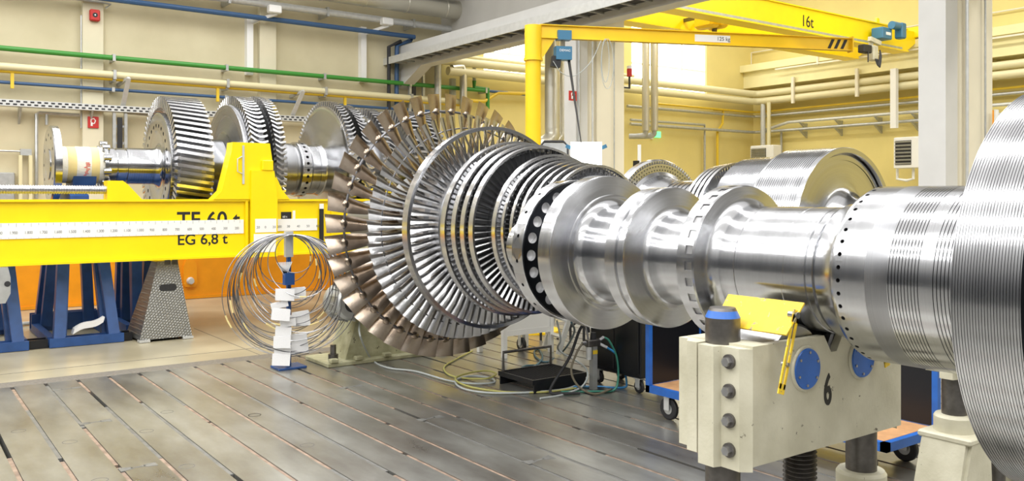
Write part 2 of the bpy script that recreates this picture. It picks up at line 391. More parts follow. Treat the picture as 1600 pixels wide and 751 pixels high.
# haunch at the back wall, columns
struct('trim_4', B('columngrey').prism([(YW, 4.85), (YW, 5.35), (YW-1.3, 5.35), (YW-.35, 4.95)], XG-.01, XG+.3, 'X'))
for i, yc in enumerate((12.95, 5.66)):
    c = B('columngrey').box(XG, XG+.30, yc, yc+.36, -.01, 5.35)
    c.use('columncream').box(XG+.28, XG+.55, yc+.05, yc+.30, -.01, 5.8)
    c.box(XG+.55, XG+.95, yc+.0, yc+.36, -.01, 5.8)
    c.box(XG+.95, XG+1.33, yc+.04, yc+.34, -.01, 5.8)
    c.box(XG+.55, XG+1.33, yc+.36, yc+.5, 5.3, 5.9)
    struct('column_%d' % (i+1), c)
for i, (a, b) in enumerate(((129, 162), (406, 432))):
    xa, xb = at(a, 200, Y=YW-.16).x, at(b, 200, Y=YW-.16).x
    struct('pillar_%d' % (i+1), B('pillar').box(xa, xb, YW-.16, YW+.05, -.01, 10.4, .01))
# crane runway beam on the right wall
rw = B('beamyellow'); rw.box(XF-.55, XF, -16, YW, 5.90, 6.70); rw.use('beamyellow').box(XF-.75, XF-.55, -16, YW, 6.46, 6.70)
for yy in (12.0, 3.2): rw.prism([(yy-.12, 5.4), (yy+.3, 5.9), (yy-.3, 5.9), (yy-.3, 5.3)], XF-.5, XF-.02, 'X')
struct('trim_5', rw)

# ================================================================== ROTORS
AX = 1.69   # shaft height
def groove_band(t0, t1, r, n, depth, frac=.3):
    """profile of n turned grooves between t0 > t1 (far to near)"""
    out = [(t0, r)]; p = (t0-t1)/n
    for i in range(n):
        c = t0-p*(i+.5); w = p*frac/2
        out += [(c+w, r), (c+w*.9, r-depth), (c-w*.9, r-depth), (c-w, r)]
    out.append((t1, r)); return out
def groove_lathe(mb, t0, t1, r, n, depth, frac, c, main='steel', dark='steel_shade', seg=192):
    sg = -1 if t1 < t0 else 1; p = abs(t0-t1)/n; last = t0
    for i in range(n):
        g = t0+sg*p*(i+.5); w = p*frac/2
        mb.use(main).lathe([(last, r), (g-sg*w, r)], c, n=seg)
        mb.use(dark).lathe([(g-sg*w, r), (g-sg*w, r-depth), (g+sg*w, r-depth), (g+sg*w, r)], c, n=seg); last = g+sg*w  # groove walls and floor carry their shade as near-black colour
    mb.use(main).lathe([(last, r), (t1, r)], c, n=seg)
def fillet(t0, r0, t1, r1, k=8):
    """quarter-ellipse hollow: starts along the face (t fixed) and ends along the shaft (r fixed)"""
    return [(t0+(t1-t0)*(1-cos(a)), r0+(r1-r0)*sin(a)) for a in [pi/2*i/k for i in range(k+1)]]
def holed_face(mb, c, t, r0, r1, n, rh, depth, dirn, mface, mbore, a0=0, rm=None, m=6, base=None):
    """annulus in a plane across the Y axis with n round recesses"""
    rm = rm or (r0+r1)/2
    for i in range(n):
        th = a0+2*pi*i/n; wd = pi/n; out = []; circ = []
        per = [(-1+2*k/m, -1) for k in range(m)]+[(1, -1+2*k/m) for k in range(m)]+[(1-2*k/m, 1) for k in range(m)]+[(-1, 1-2*k/m) for k in range(m)]
        for (a, b) in per:
            r = r0+(r1-r0)*(b+1)/2; ang = th+a*wd; out.append((c[0]+r*cos(ang), t, c[1]+r*sin(ang)))
            q = Vector((a*wd*rm, (b)*(r1-r0)/2)); q.normalize(); q *= rh; r = rm+q.y; ang = th+q.x/rm
            circ.append((r, ang))
        N = len(per)
        ci = [(c[0]+r*cos(g), t, c[1]+r*sin(g)) for r, g in circ]; cb = [(x_, t+dirn*depth, z_) for x_, _, z_ in ci]
        mb.use(mface).add(out+ci, [(k, (k+1) % N, N+(k+1) % N, N+k) for k in range(N)])
        mb.use(mbore).add(ci+cb, [(k, (k+1) % N, N+(k+1) % N, N+k) for k in range(N)])
        mb.use(base or 'hole').add(cb, [tuple(range(N))])
def holed_rim(mb, c, t0, t1, R, n, rh, depth, mface, mbore, a0=0, m=6, axis='Y', tm=None, square=None):
    """cylinder band with n radial holes (or square pockets)"""
    tm = tm if tm is not None else (t0+t1)/2
    def P(a, t, r): return (c[0]+r*cos(a), t, c[1]+r*sin(a)) if axis == 'Y' else (t, c[0]+r*cos(a), c[1]+r*sin(a))
    for i in range(n):
        th = a0+2*pi*i/n; wd = pi/n; out = []; ci = []; cb = []
        per = [(-1+2*k/m, -1) for k in range(m)]+[(1, -1+2*k/m) for k in range(m)]+[(1-2*k/m, 1) for k in range(m)]+[(-1, 1-2*k/m) for k in range(m)]
        for (a, b) in per:
            t = t0 if b == -1 else (t1 if b == 1 else tm+(b*(t1-tm) if b > 0 else b*(tm-t0)))
            out.append(P(th+a*wd, t, R))
            if square: dx, dt = a*square[0], b*square[1]*(1 if t1 > t0 else -1)
            else:
                q = Vector((a*wd*R, b*abs(t1-t0)/2)); q.normalize(); dx, dt = q.x*rh, q.y*rh*(1 if t1 > t0 else -1)
            ci.append(P(th+dx/R, tm+dt, R)); cb.append(P(th+dx/R, tm+dt, R-depth))
        N = len(per)
        mb.use(mface).add(out+ci, [(k, (k+1) % N, N+(k+1) % N, N+k) for k in range(N)])
        mb.use(mbore).add(ci+cb, [(k, (k+1) % N, N+(k+1) % N, N+k) for k in range(N)])
        mb.add(cb, [tuple(range(N))])

# ---- rotor 1: the grooved coupling rotor in front
X1 = 3.3; c1 = (X1, AX)
r1 = thing('turbine_rotor', 'bare polished steel shaft with wide discs and huge grooved drum at right, on stand 6', 'rotor', (X1, 2.3, AX))
b = B('steel')
# coupling disc at the far end
b.lathe([(4.35, .0), (4.35, .17), (4.02, .17), (3.985, .19), (3.961, .20), (3.961, .411)], c1, n=160)
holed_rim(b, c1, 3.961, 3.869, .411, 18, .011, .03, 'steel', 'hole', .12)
b.use('steel_dark').lathe([(3.869, .40), (3.869, .397)], c1, n=4)
b.build('coupling_disc', r1)
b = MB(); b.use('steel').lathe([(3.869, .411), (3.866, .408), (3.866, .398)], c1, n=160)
holed_face(b, c1, 3.866, .298, .398, 22, .031, .03, 1, 'steel_shade', 'bore', .05, .345, base='bore_end')  # shade of the gap painted onto this face, bore ends painted bright
b.use('steel_shade').lathe([(3.866, .298), (3.80, .296), (3.72, .30), (3.706, .30)], c1, n=160)
b.build('bolt_hole_ring', r1, label='shade-darkened annular face bored with bright bolt holes')
pr = [(3.706, .28), (3.706, .418), (3.700, .428), (3.60, .430), (3.596, .427), (3.592, .415), (3.572, .325)]+[(3.572-.055*sin(a), .325-.055*sin(a)*0-.061*(1-cos(a))) for a in [0]]
pr += [(3.568-.050*(1-cos(a)), .318-.056*sin(a)) for a in [pi/2*i/8 for i in range(9)]]+[(3.50, .262), (3.245, .262)]
b = B('steel').lathe(pr, c1, n=192); b.build('flat_disc', r1)
pr = [(3.245, .20), (3.245, .352), (3.239, .361), (3.168, .361), (3.164, .352), (3.150, .352), (3.146, .362), (3.114, .362), (3.109, .358)]
pr += [(3.104, .345), (3.088, .275)]+[(3.086-.03*(1-cos(a)), .270-.036*sin(a)) for a in [pi/2*i/8 for i in range(9)]]+[(3.02, .230), (2.78, .226), (2.752, .226)]
b = B('steel').lathe(pr, c1, n=192); b.build('double_rim_disc', r1)
b = MB(); b.use('steel').lathe([(2.752, .2), (2.752, .358), (2.748, .366)], c1, n=192)
holed_rim(b, c1, 2.748, 2.654, .366, 31, .02, .006, 'steel', 'steel_mid', .1, square=(.019, .021), tm=2.678)
b.use('steel').lathe([(2.654, .366), (2.650, .362), (2.648, .36)]+[(2.640, .33)]+[(2.636-.055*(1-cos(a)), .318-.050*sin(a)) for a in [pi/2*i/8 for i in range(9)]]+[(2.55, .268)], c1, n=192)
b.build('slotted_rim_disc', r1)
pr = [(2.55, .268), (2.502, .2675), (2.50, .264), (2.494, .264), (2.492, .2675), (2.26, .2675), (2.258, .266), (2.245, .266), (2.243, .2675), (2.142, .268), (2.139, .262), (2.133, .262), (2.130, .268),
      (2.104, .269), (2.100, .258), (2.086, .258), (2.080, .277)]
for k in range(0, 9): a = pi/2*k/8; pr.append((2.08-.125*sin(a)*.9, .282+.06*(1-cos(a))))
pr += [(1.955, .345), (1.950, .345)]
b = B('steel').lathe(pr, c1, n=192); b.build('journal', r1)
b = MB(); b.use('steel').lathe([(1.95, .345), (1.945, .354), (1.944, .354)], c1, n=192)
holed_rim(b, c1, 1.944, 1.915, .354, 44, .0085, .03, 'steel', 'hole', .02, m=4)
b.use('steel').lathe([(1.915, .354), (1.820, .354)], c1, n=192)
b.use('steel_dark').lathe([(1.820, .354), (1.732, .354)], c1, n=192)
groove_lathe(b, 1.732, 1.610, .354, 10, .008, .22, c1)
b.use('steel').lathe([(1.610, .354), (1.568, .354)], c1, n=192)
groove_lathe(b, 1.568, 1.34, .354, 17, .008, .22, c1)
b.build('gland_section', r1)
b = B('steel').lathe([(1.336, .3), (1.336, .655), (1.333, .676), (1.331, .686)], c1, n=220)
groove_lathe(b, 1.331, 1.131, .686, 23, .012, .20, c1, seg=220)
b.use('steel_shade').lathe([(1.131, .686), (1.130, .682), (1.128, .6), (1.10, .4), (1.04, .36), (.4, .36), (.4, 0)], c1, n=220)
b.build('grooved_drum', r1)

# ---- blade shapes
def blade_mesh(stations, k=7):
    """stations: (radius, chord, stagger, thickness, camber); lies along +Z at angle 90 deg, axis Y"""
    vs = []; fs = []
    for (r, ch, stg, th, cam_) in stations:
        top = []; bot = []
        for i in range(k):
            s_ = i/(k-1); u = (s_-.5)*ch; cmb = cam_*ch*(1-(2*s_-1)**2); tk = th*sin(pi*min(.98, max(.03, s_**.8)))/2
            top.append((u, cmb+tk)); bot.append((u, cmb-tk))
        for (u, w) in top+bot[::-1]:
            # chord direction (X at top of wheel, Y along the axis)
            dx, dy = sin(stg), cos(stg); nx, ny = cos(stg), -sin(stg)
            vs.append((u*dx+w*nx, u*dy+w*ny, r))
    n = 2*k
    for j in range(len(stations)-1):
        for i in range(n): fs.append((j*n+i, j*n+(i+1) % n, (j+1)*n+(i+1) % n, (j+1)*n+i))
    fs.append(tuple(range(n-1, -1, -1))); fs.append(tuple(range((len(stations)-1)*n, len(stations)*n)))
    return vs, fs
def rot_about_y(p, a):   # a = angle round the wheel; 0 = up
    return (p[0]*cos(a)+p[2]*sin(a), p[1], -p[0]*sin(a)+p[2]*cos(a))
def blade_parts(root, name, stations, n, t, m, off=0.0, extra=None, k=7):
    vs, fs = blade_mesh(stations, k)
    mb = B(m); mb.add(vs, fs)
    if extra: extra(mb)
    src = None
    for i in range(n):
        a = off+2*pi*i/n
        if src is None:
            o = mb.build(name, None, 40); src = o
        else:
            o = src.copy(); COL.objects.link(o)
        o.parent = root; o.location = (0, t-root.location.y, 0); o.rotation_euler = (0, a, 0)
def blade_row(mb, stations, n, t, c, off=0.0, k=4):
    vs, fs = blade_mesh(stations, k)
    for i in range(n):
        a = off+2*pi*i/n
        mb.add([(c[0]+q[0], t+q[1], c[1]+q[2]) for q in (rot_about_y(p, a) for p in vs)], fs)
def hoop(mb, c, R, rad, t, n=160, k=8, gap=None):
    mb.tube([(c[0]+R*cos(2*pi*i/n), t, c[1]+R*sin(2*pi*i/n)) for i in range(n)], rad, k, closed=True)

# ---- rotor 2: bladed low pressure rotor
X2 = 5.1; c2 = (X2, AX)
r2 = thing('turbine_rotor', 'bladed steam turbine rotor with long bronze-tinted outer blades on the olive pedestal', 'rotor', (X2, 7.5, AX))
pr = [(10.35, 0), (10.35, .22), (10.12, .22), (10.10, .27), (9.35, .27), (9.30, .30), (8.95, .32), (8.75, .46), (8.62, .60), (8.42, .64), (8.02, .66), (7.98, .58), (7.94, .58), (7.90, .66),
      (7.62, .66), (7.58, .60), (7.52, .60), (7.48, .68), (7.22, .72), (7.18, .66), (7.0, .66), (6.98, .70), (6.95, .60), (6.5, .585), (6.45, .53), (5.74, .50), (5.70, .505), (5.66, .47), (5.6, .30), (5.5, .26), (4.9, .26), (4.9, 0)]
B('steel_dark').lathe(pr, c2, n=128).build('shaft', r2)
def boss(mb):
    # pierced snubber swelling round the lacing wire
    c = Vector((0, -.018, 1.262))
    pts = []
    N, K = 14, 6
    for j in range(1, K):
        ph = pi*j/K
        for i in range(N):
            a = 2*pi*i/N; pts.append((c.x+.052*sin(ph)*cos(a), c.y+.026*cos(ph), c.z+.040*sin(ph)*sin(a)))
    fs = [((j)*N+i, (j)*N+(i+1) % N, (j+1)*N+(i+1) % N, (j+1)*N+i) for j in range(K-2) for i in range(N)]
    fs += [tuple(range(N)), tuple(range((K-2)*N, (K-1)*N))]
    mb.add(pts, fs)
D = radians
blade_parts(r2, 'last_stage_blade', [(.62, .19, D(6), .045, .16), (.75, .19, D(12), .034, .15), (.9, .18, D(24), .026, .12), (1.05, .18, D(48), .018, .10), (1.2, .19, D(63), .013, .07), (1.33, .195, D(69), .009, .05), (1.458, .205, D(71), .004, .04)],
            40, 8.21, 'blade_bronze', .03, boss)
blade_parts(r2, 'long_blade', [(.63, .15, D(4), .034, .18), (.75, .14, D(10), .026, .16), (.88, .125, D(22), .018, .13), (1.0, .12, D(44), .013, .10), (1.1, .12, D(57), .008, .07), (1.198, .122, D(64), .004, .05)],
            64, 7.79, 'blade', .02)
blade_parts(r2, 'shrouded_blade', [(.68, .11, D(5), .026, .20), (.78, .105, D(14), .02, .18), (.88, .10, D(30), .014, .12), (.96, .10, D(48), .010, .06), (1.02, .10, D(58), .008, .02)],
            72, 7.33, 'blade', 0)
mb = B('rod_dark'); hoop(mb, c2, 1.262, .013, 8.185, 160); mb.build('lacing_wire', r2)
mb = B('rod_dark'); hoop(mb, c2, 1.05, .007, 7.775, 128); mb.build('lacing_wire', r2)
B('steel').lathe([(7.376, 1.0), (7.376, 1.036), (7.277, 1.036), (7.277, 1.0)], c2, n=180, closed=True).build('shroud_ring', r2)
rows = [(6.956, 6.876, .862, .70), (6.799, 6.730, .840, .62), (6.677, 6.610, .820, .61), (6.572, 6.502, .797, .585),
        (6.325, 6.272, .712, .53), (6.231, 6.192, .680, .525), (6.141, 6.100, .650, .52), (6.040, 6.000, .634, .515), (5.945, 5.905, .621, .51), (5.850, 5.812, .609, .505), (5.745, 5.705, .597, .50)]
for i, (ta, tb, R, rr_) in enumerate(rows):
    B('steel_bright').lathe([(ta, R-.022), (ta, R), (tb, R), (tb, R-.022)], c2, n=160, closed=True).build('shroud_ring', r2)
    mb = B('blade' if i in (3, 10) else 'steel_mid'); w = (ta-tb)
    n = {3: 76, 10: 104}.get(i, 100)
    blade_row(mb, [(rr_-.02, w*.9, D(10), .010, .12), ((rr_+R)/2, w*.9, D(24), .008, .10), (R-.01, w*.9, D(38), .006, .06)], n, (ta+tb)/2, c2)
    mb.build('blade_row', r2, kind='stuff')
    if i not in (3, 10):   # guard collar between rings with its row of little lugs
        tc_ = tb-.030; mb = B('steel_dark').lathe([(tc_+.012, rr_-.02), (tc_+.012, R-.075), (tc_-.012, R-.075), (tc_-.012, rr_-.02)], c2, n=128)
        mb.use('steel_bright')
        for k in range(64):
            a = 2*pi*(k+.3*i)/64; ca, sa = cos(a), sin(a)
            def Pq(r, dt, tt): return (c2[0]+r*ca-dt*sa, tt, c2[1]+r*sa+dt*ca)
            vs = [Pq(r, dt, tt) for r in (R-.078, R-.045) for dt in (-.008, .008) for tt in (tc_-.012, tc_+.012)]
            mb.add(vs, [(0, 1, 3, 2), (4, 6, 7, 5), (0, 4, 5, 1), (2, 3, 7, 6), (0, 2, 6, 4), (1, 5, 7, 3)])
        mb.build('lug_collar', r2)

# ---- rotor 3: behind, with the finely grooved drum
X3 = 7.2; c3 = (X3, AX)
r3 = thing('turbine_rotor', 'finely grooved drum rotor lying behind the bare shaft, its dished end plate facing right', 'rotor', (X3, 5.5, AX))
b = B('steel')
b.lathe([(2.6, 0), (2.6, .28), (4.05, .28)]+[(4.35, .285)]+[(4.45+.20*sin(a), .29+.14*(1-cos(a))) for a in [pi/2*i/8 for i in range(1, 9)]]+[(4.66, .47), (4.665, .655)], c3, n=128)
b.build('shaft', r3)
b = B('steel').lathe([(4.66, .655), (4.66, .70), (4.70, .702), (4.70, .715), (4.622, .717), (4.615, .722), (4.615, .766), (4.622, .771)]+groove_band(4.66, 5.14, .771, 20, .005, .4)+[(5.16, .772), (5.17, .71)], c3, n=180)
b.build('grooved_drum', r3)
b = B('steel').lathe([(5.17, .5), (5.17, .712)]+groove_band(5.18, 5.66, .712, 24, .004, .4)+[(5.67, .70), (5.67, .45)], c3, n=160); b.build('grooved_step', r3)
mb = B('steel').lathe([(5.66, .48), (5.80, .50), (5.84, .55), (6.14, .55), (6.16, .49)], c3, n=128); mb.build('fan_hub', r3)
for i, (t, R) in enumerate(((5.86, .672), (5.93, .664), (6.00, .656), (6.07, .646))):
    B('steel_bright').lathe([(t-.018, R-.02), (t-.018, R), (t+.018, R), (t+.018, R-.02)], c3, n=128, closed=True).build('shroud_ring', r3)
    mb = B('blade'); blade_row(mb, [(.54, .034, D(5), .008, .1), (R-.01, .034, D(35), .006, .05)], 96, t, c3); mb.build('blade_row', r3, kind='stuff')
b = B('steel').lathe([(6.16, .3), (6.16, .49)]+groove_band(6.17, 6.66, .492, 7, .012, .3)+[(6.70, .50), (6.86, .53), (6.95, .56), (6.97, .60)], c3, n=128); b.build('gland_section', r3)
mb = MB(); mb.use('steel').lathe([(6.97, .58), (6.972, .60)], c3, n=96)
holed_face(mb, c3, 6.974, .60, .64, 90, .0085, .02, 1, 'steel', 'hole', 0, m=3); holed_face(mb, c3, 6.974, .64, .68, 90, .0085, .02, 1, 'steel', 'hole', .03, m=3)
mb.use('steel_bright').lathe([(6.974, .68), (6.972, .725), (6.978, .73), (7.0, .744), (7.07, .744), (7.08, .6), (7.2, .3), (8.0, .28), (8.0, 0)], c3, n=160)
mb.build('drilled_disc', r3)
mb = B('steel_dark')
for k in range(110):
    a = 2*pi*k/110; ca, sa = cos(a), sin(a)
    vs = [(c3[0]+r*ca-dt*sa, tt, c3[1]+r*sa+dt*ca) for r in (.688, .722) for dt in (-.007, .007) for tt in (6.966, 6.978)]
    mb.add(vs, [(0, 1, 3, 2), (4, 6, 7, 5), (0, 4, 5, 1), (2, 3, 7, 6), (0, 2, 6, 4), (1, 5, 7, 3)])
mb.lathe([(6.973, .69), (6.973, .72)], c3, n=96); mb.build('root_ring', r3)

# ---- rotor 4: on the blue trestles, axis across the hall
Y4, Z4 = 13.9, 2.47; c4 = (Y4, Z4)
r4 = thing('turbine_rotor', 'long raised rotor with broad toothed wheels lying above the blue trestles behind the yellow beam', 'rotor', (5.0, Y4, Z4))
b = B('steel_x').lathe([(1.93, 0), (1.93, .08), (1.95, .08), (1.95, .13), (1.93, .13), (1.93, .53), (1.945, .555), (2.03, .557), (2.035, .54), (2.035, .26)], c4, 'X', 96)
for k in range(12):
    a = 2*pi*k/12; p = (c4[0]+.42*cos(a), c4[1]+.42*sin(a)); b.use('hole').cyl((1.929, p[0], p[1]), (1.94, p[0], p[1]), .022, 12)
b.build('end_flange', r4)
b = B('cloth').lathe([(2.035, .24), (2.05, .262), (2.14, .265), (2.145, .262)], c4, 'X', 64); b.use('clothy').lathe([(2.145, .264), (2.26, .266)], c4, 'X', 64)
b.use('cloth').lathe([(2.26, .268), (2.45, .27), (2.452, .268)], c4, 'X', 64); b.use('clothy').lathe([(2.452, .268), (2.56, .267)], c4, 'X', 64)
b.use('cloth').lathe([(2.56, .27), (2.64, .268), (2.65, .22)], c4, 'X', 64); b.build('protective_wrap', r4, label='white cloth wrap bound with yellowed tape')
b = B('redink'); rr0 = random.Random(5)
for k in range(9):
    zz = Z4+.02-.022*k; yy = Y4-sqrt(.2725**2-(zz-Z4)**2); xx = 2.36+rr0.uniform(-.01, .02)
    b.box(xx, xx+rr0.uniform(.03, .06), yy-.003, yy+.01, zz, zz+.010)
b.build('red_marks', r4, label='faded red marks on the cloth wrap')
b = B('steel_x').lathe([(1.9, 0), (1.9, .1), (1.92, .22), (2.64, .22), (2.66, .25), (2.66, .27), (2.78, .27), (2.785, .255), (2.80, .255), (2.81, .262), (2.92, .262), (2.925, .248), (2.945, .248)]+groove_band(2.95, 3.32, .272, 11, .006, .3)+[(3.33, .272)]+[(3.33+.10*sin(a), .272+.09*(1-cos(a))) for a in [pi/2*i/6 for i in range(1, 7)]]+[(3.43, .40)], c4, 'X', 96)
b.build('shaft', r4)
b = B('steel_x')
for k in range(10):
    a = 2*pi*k/10+.3; p = (c4[0]+.31*cos(a), c4[1]+.31*sin(a)); b.cyl((2.60, p[0], p[1]), (2.70, p[0], p[1]), .05, 14)
b.lathe([(2.62, .2), (2.62, .33), (2.67, .33), (2.67, .2)], c4, 'X', 64); b.build('thrust_collar', r4)
# hub disc with bolt circle
b = MB(); b.use('steel_x').lathe([(3.43, .36), (3.42, .50), (3.40, .55)], c4, 'X', 128); b.use('steel_dark_x').lathe([(3.512, .931), (3.975, .931)], c4, 'X', 128)  # thin darker skin on the rim paints shade between the teeth
tmp = MB()
holed_face(tmp, (Y4, Z4), 3.40, .55, .70, 26, .030, .05, 1, 'steel_x', 'hole', .1, m=4)
# swap X and Y so that the face lies across the X axis
b2 = MB(); b2.m = tmp.m; b2.f = tmp.f; b2.mi = tmp.mi; b2.v = [(v[1], v[0], v[2]) for v in tmp.v]; b2.build('bolt_hole_face', r4)
b.use('steel_x').lathe([(3.40, .70), (3.40, .80), (3.41, .821), (3.50, .825), (3.505, .86), (3.51, .93), (3.98, .93), (3.98, .5), (4.1, .45), (4.35, .45)], c4, 'X', 128)
b.build('hub_disc', r4)
def tooth_ring(name, x0, x1, r0, r1, n, lean, thick, m='blade_x', curve=0.0, stuff=False, steps=1):
    """straight or bowed vanes standing on a wheel rim across the X axis"""
    def pts(a):
        vs = []
        for j in range(steps+1):
            s_ = j/steps; x_ = x0+(x1-x0)*s_; aa = a+lean*s_+curve*sin(pi*s_)
            for (r, th) in ((r0, thick*1.2), (r1, thick)):
                for sg in (-1, 1):
                    g = aa+sg*th/2/r; vs.append((x_, c4[0]+r*cos(g), c4[1]+r*sin(g)))
        fs = [(0, 2, 3, 1), (steps*4, steps*4+1, steps*4+3, steps*4+2)]
        for j in range(steps):
            p = j*4; q = p+4; fs += [(p, p+1, q+1, q), (p+2, q+2, q+3, p+3), (p, q, q+2, p+2), (p+1, p+3, q+3, q+1)]
        return vs, fs
    if stuff:
        mb = B(m)
        for k in range(n): mb.add(*pts(2*pi*k/n))
        return mb.build(name, r4, 25, kind='stuff')
    src = None; L = world_loc(r4)
    for k in range(n):
        if src is None:
            mb = B(m); mb.add(*pts(0)); src = mb.build(name, r4, 25); o = src
        else:
            o = src.copy(); COL.objects.link(o)
        o.rotation_euler = (2*pi*k/n, 0, 0)
tooth_ring('wheel_blade', 3.43, 3.95, .90, 1.076, 68, .07, .046, steps=2, curve=0)
b = B('steel_dark_x').lathe([(4.35, .40), (4.36, .46), (4.42, .60), (4.46, .80), (4.44, .96), (4.43, 1.0), (4.45, 1.01), (4.50, 1.01), (4.505, .98), (4.52, 1.05), (4.75, 1.05), (4.76, .5)], c4, 'X', 128)
b.build('dished_wheel', r4)
tooth_ring('blade_row', 4.50, 4.76, 1.03, 1.15, 78, .06, .034, stuff=True, steps=4, curve=.05)
b = B('steel_dark_x').lathe([(4.76, .45), (4.84, .5), (4.86, 1.06), (5.02, 1.06), (5.03, .5), (5.10, .44), (5.5, .43), (5.52, .40), (5.56, .40), (5.58, .43)], c4, 'X', 128)
b.build('flat_wheel', r4)
tooth_ring('blade_row', 4.86, 5.03, 1.04, 1.17, 86, .03, .032, stuff=True, steps=2, curve=.03)
b = MB(); b.use('steel_x').lathe([(5.58, .40), (5.58, .455), (5.60, .458)], c4, 'X', 96)
holed_rim(b, c4, 5.60, 5.74, .458, 26, .026, .04, 'steel_x', 'hole', .05, m=4, axis='X')
b.use('steel_x').lathe([(5.74, .458), (5.75, .44), (5.76, .40), (5.78, .42), (5.90, .42), (5.905, .41), (5.92, .41), (5.925, .42), (6.00, .425)], c4, 'X', 96)
b.build('coupling', r4)
pr = [(6.00, .425), (6.02, .44), (6.03, .50), (6.05, .62), (6.07, .80), (6.085, 1.0), (6.09, 1.07), (6.10, 1.09), (6.24, 1.09), (6.26, .6), (6.36, .6), (6.38, .99), (6.52, .99), (6.54, .55), (6.74, .5), (6.76, .92), (6.80, .98), (6.95, .98), (6.96, .5), (7.3, .48), (7.32, .86), (7.34, .93), (7.95, .93), (7.97, .86), (8.0, .35), (9.6, .3), (9.6, 0)]
B('steel_x').lathe(pr, c4, 'X', 128).build('stepped_wheel', r4)
tooth_ring('blade_row', 6.10, 6.25, 1.07, 1.178, 90, -.05, .028, stuff=True, steps=2, curve=.02)
tooth_ring('blade_row', 6.37, 6.54, .97, 1.13, 78, .05, .034, stuff=True, steps=3, curve=.05)
tooth_ring('blade_row', 6.78, 6.97, .96, 1.10, 72, .08, .028, stuff=True, steps=2, curve=-.03)
tooth_ring('blade_row', 7.32, 7.98, .90, 1.10, 64, .10, .040, stuff=True, steps=3, curve=-.03)

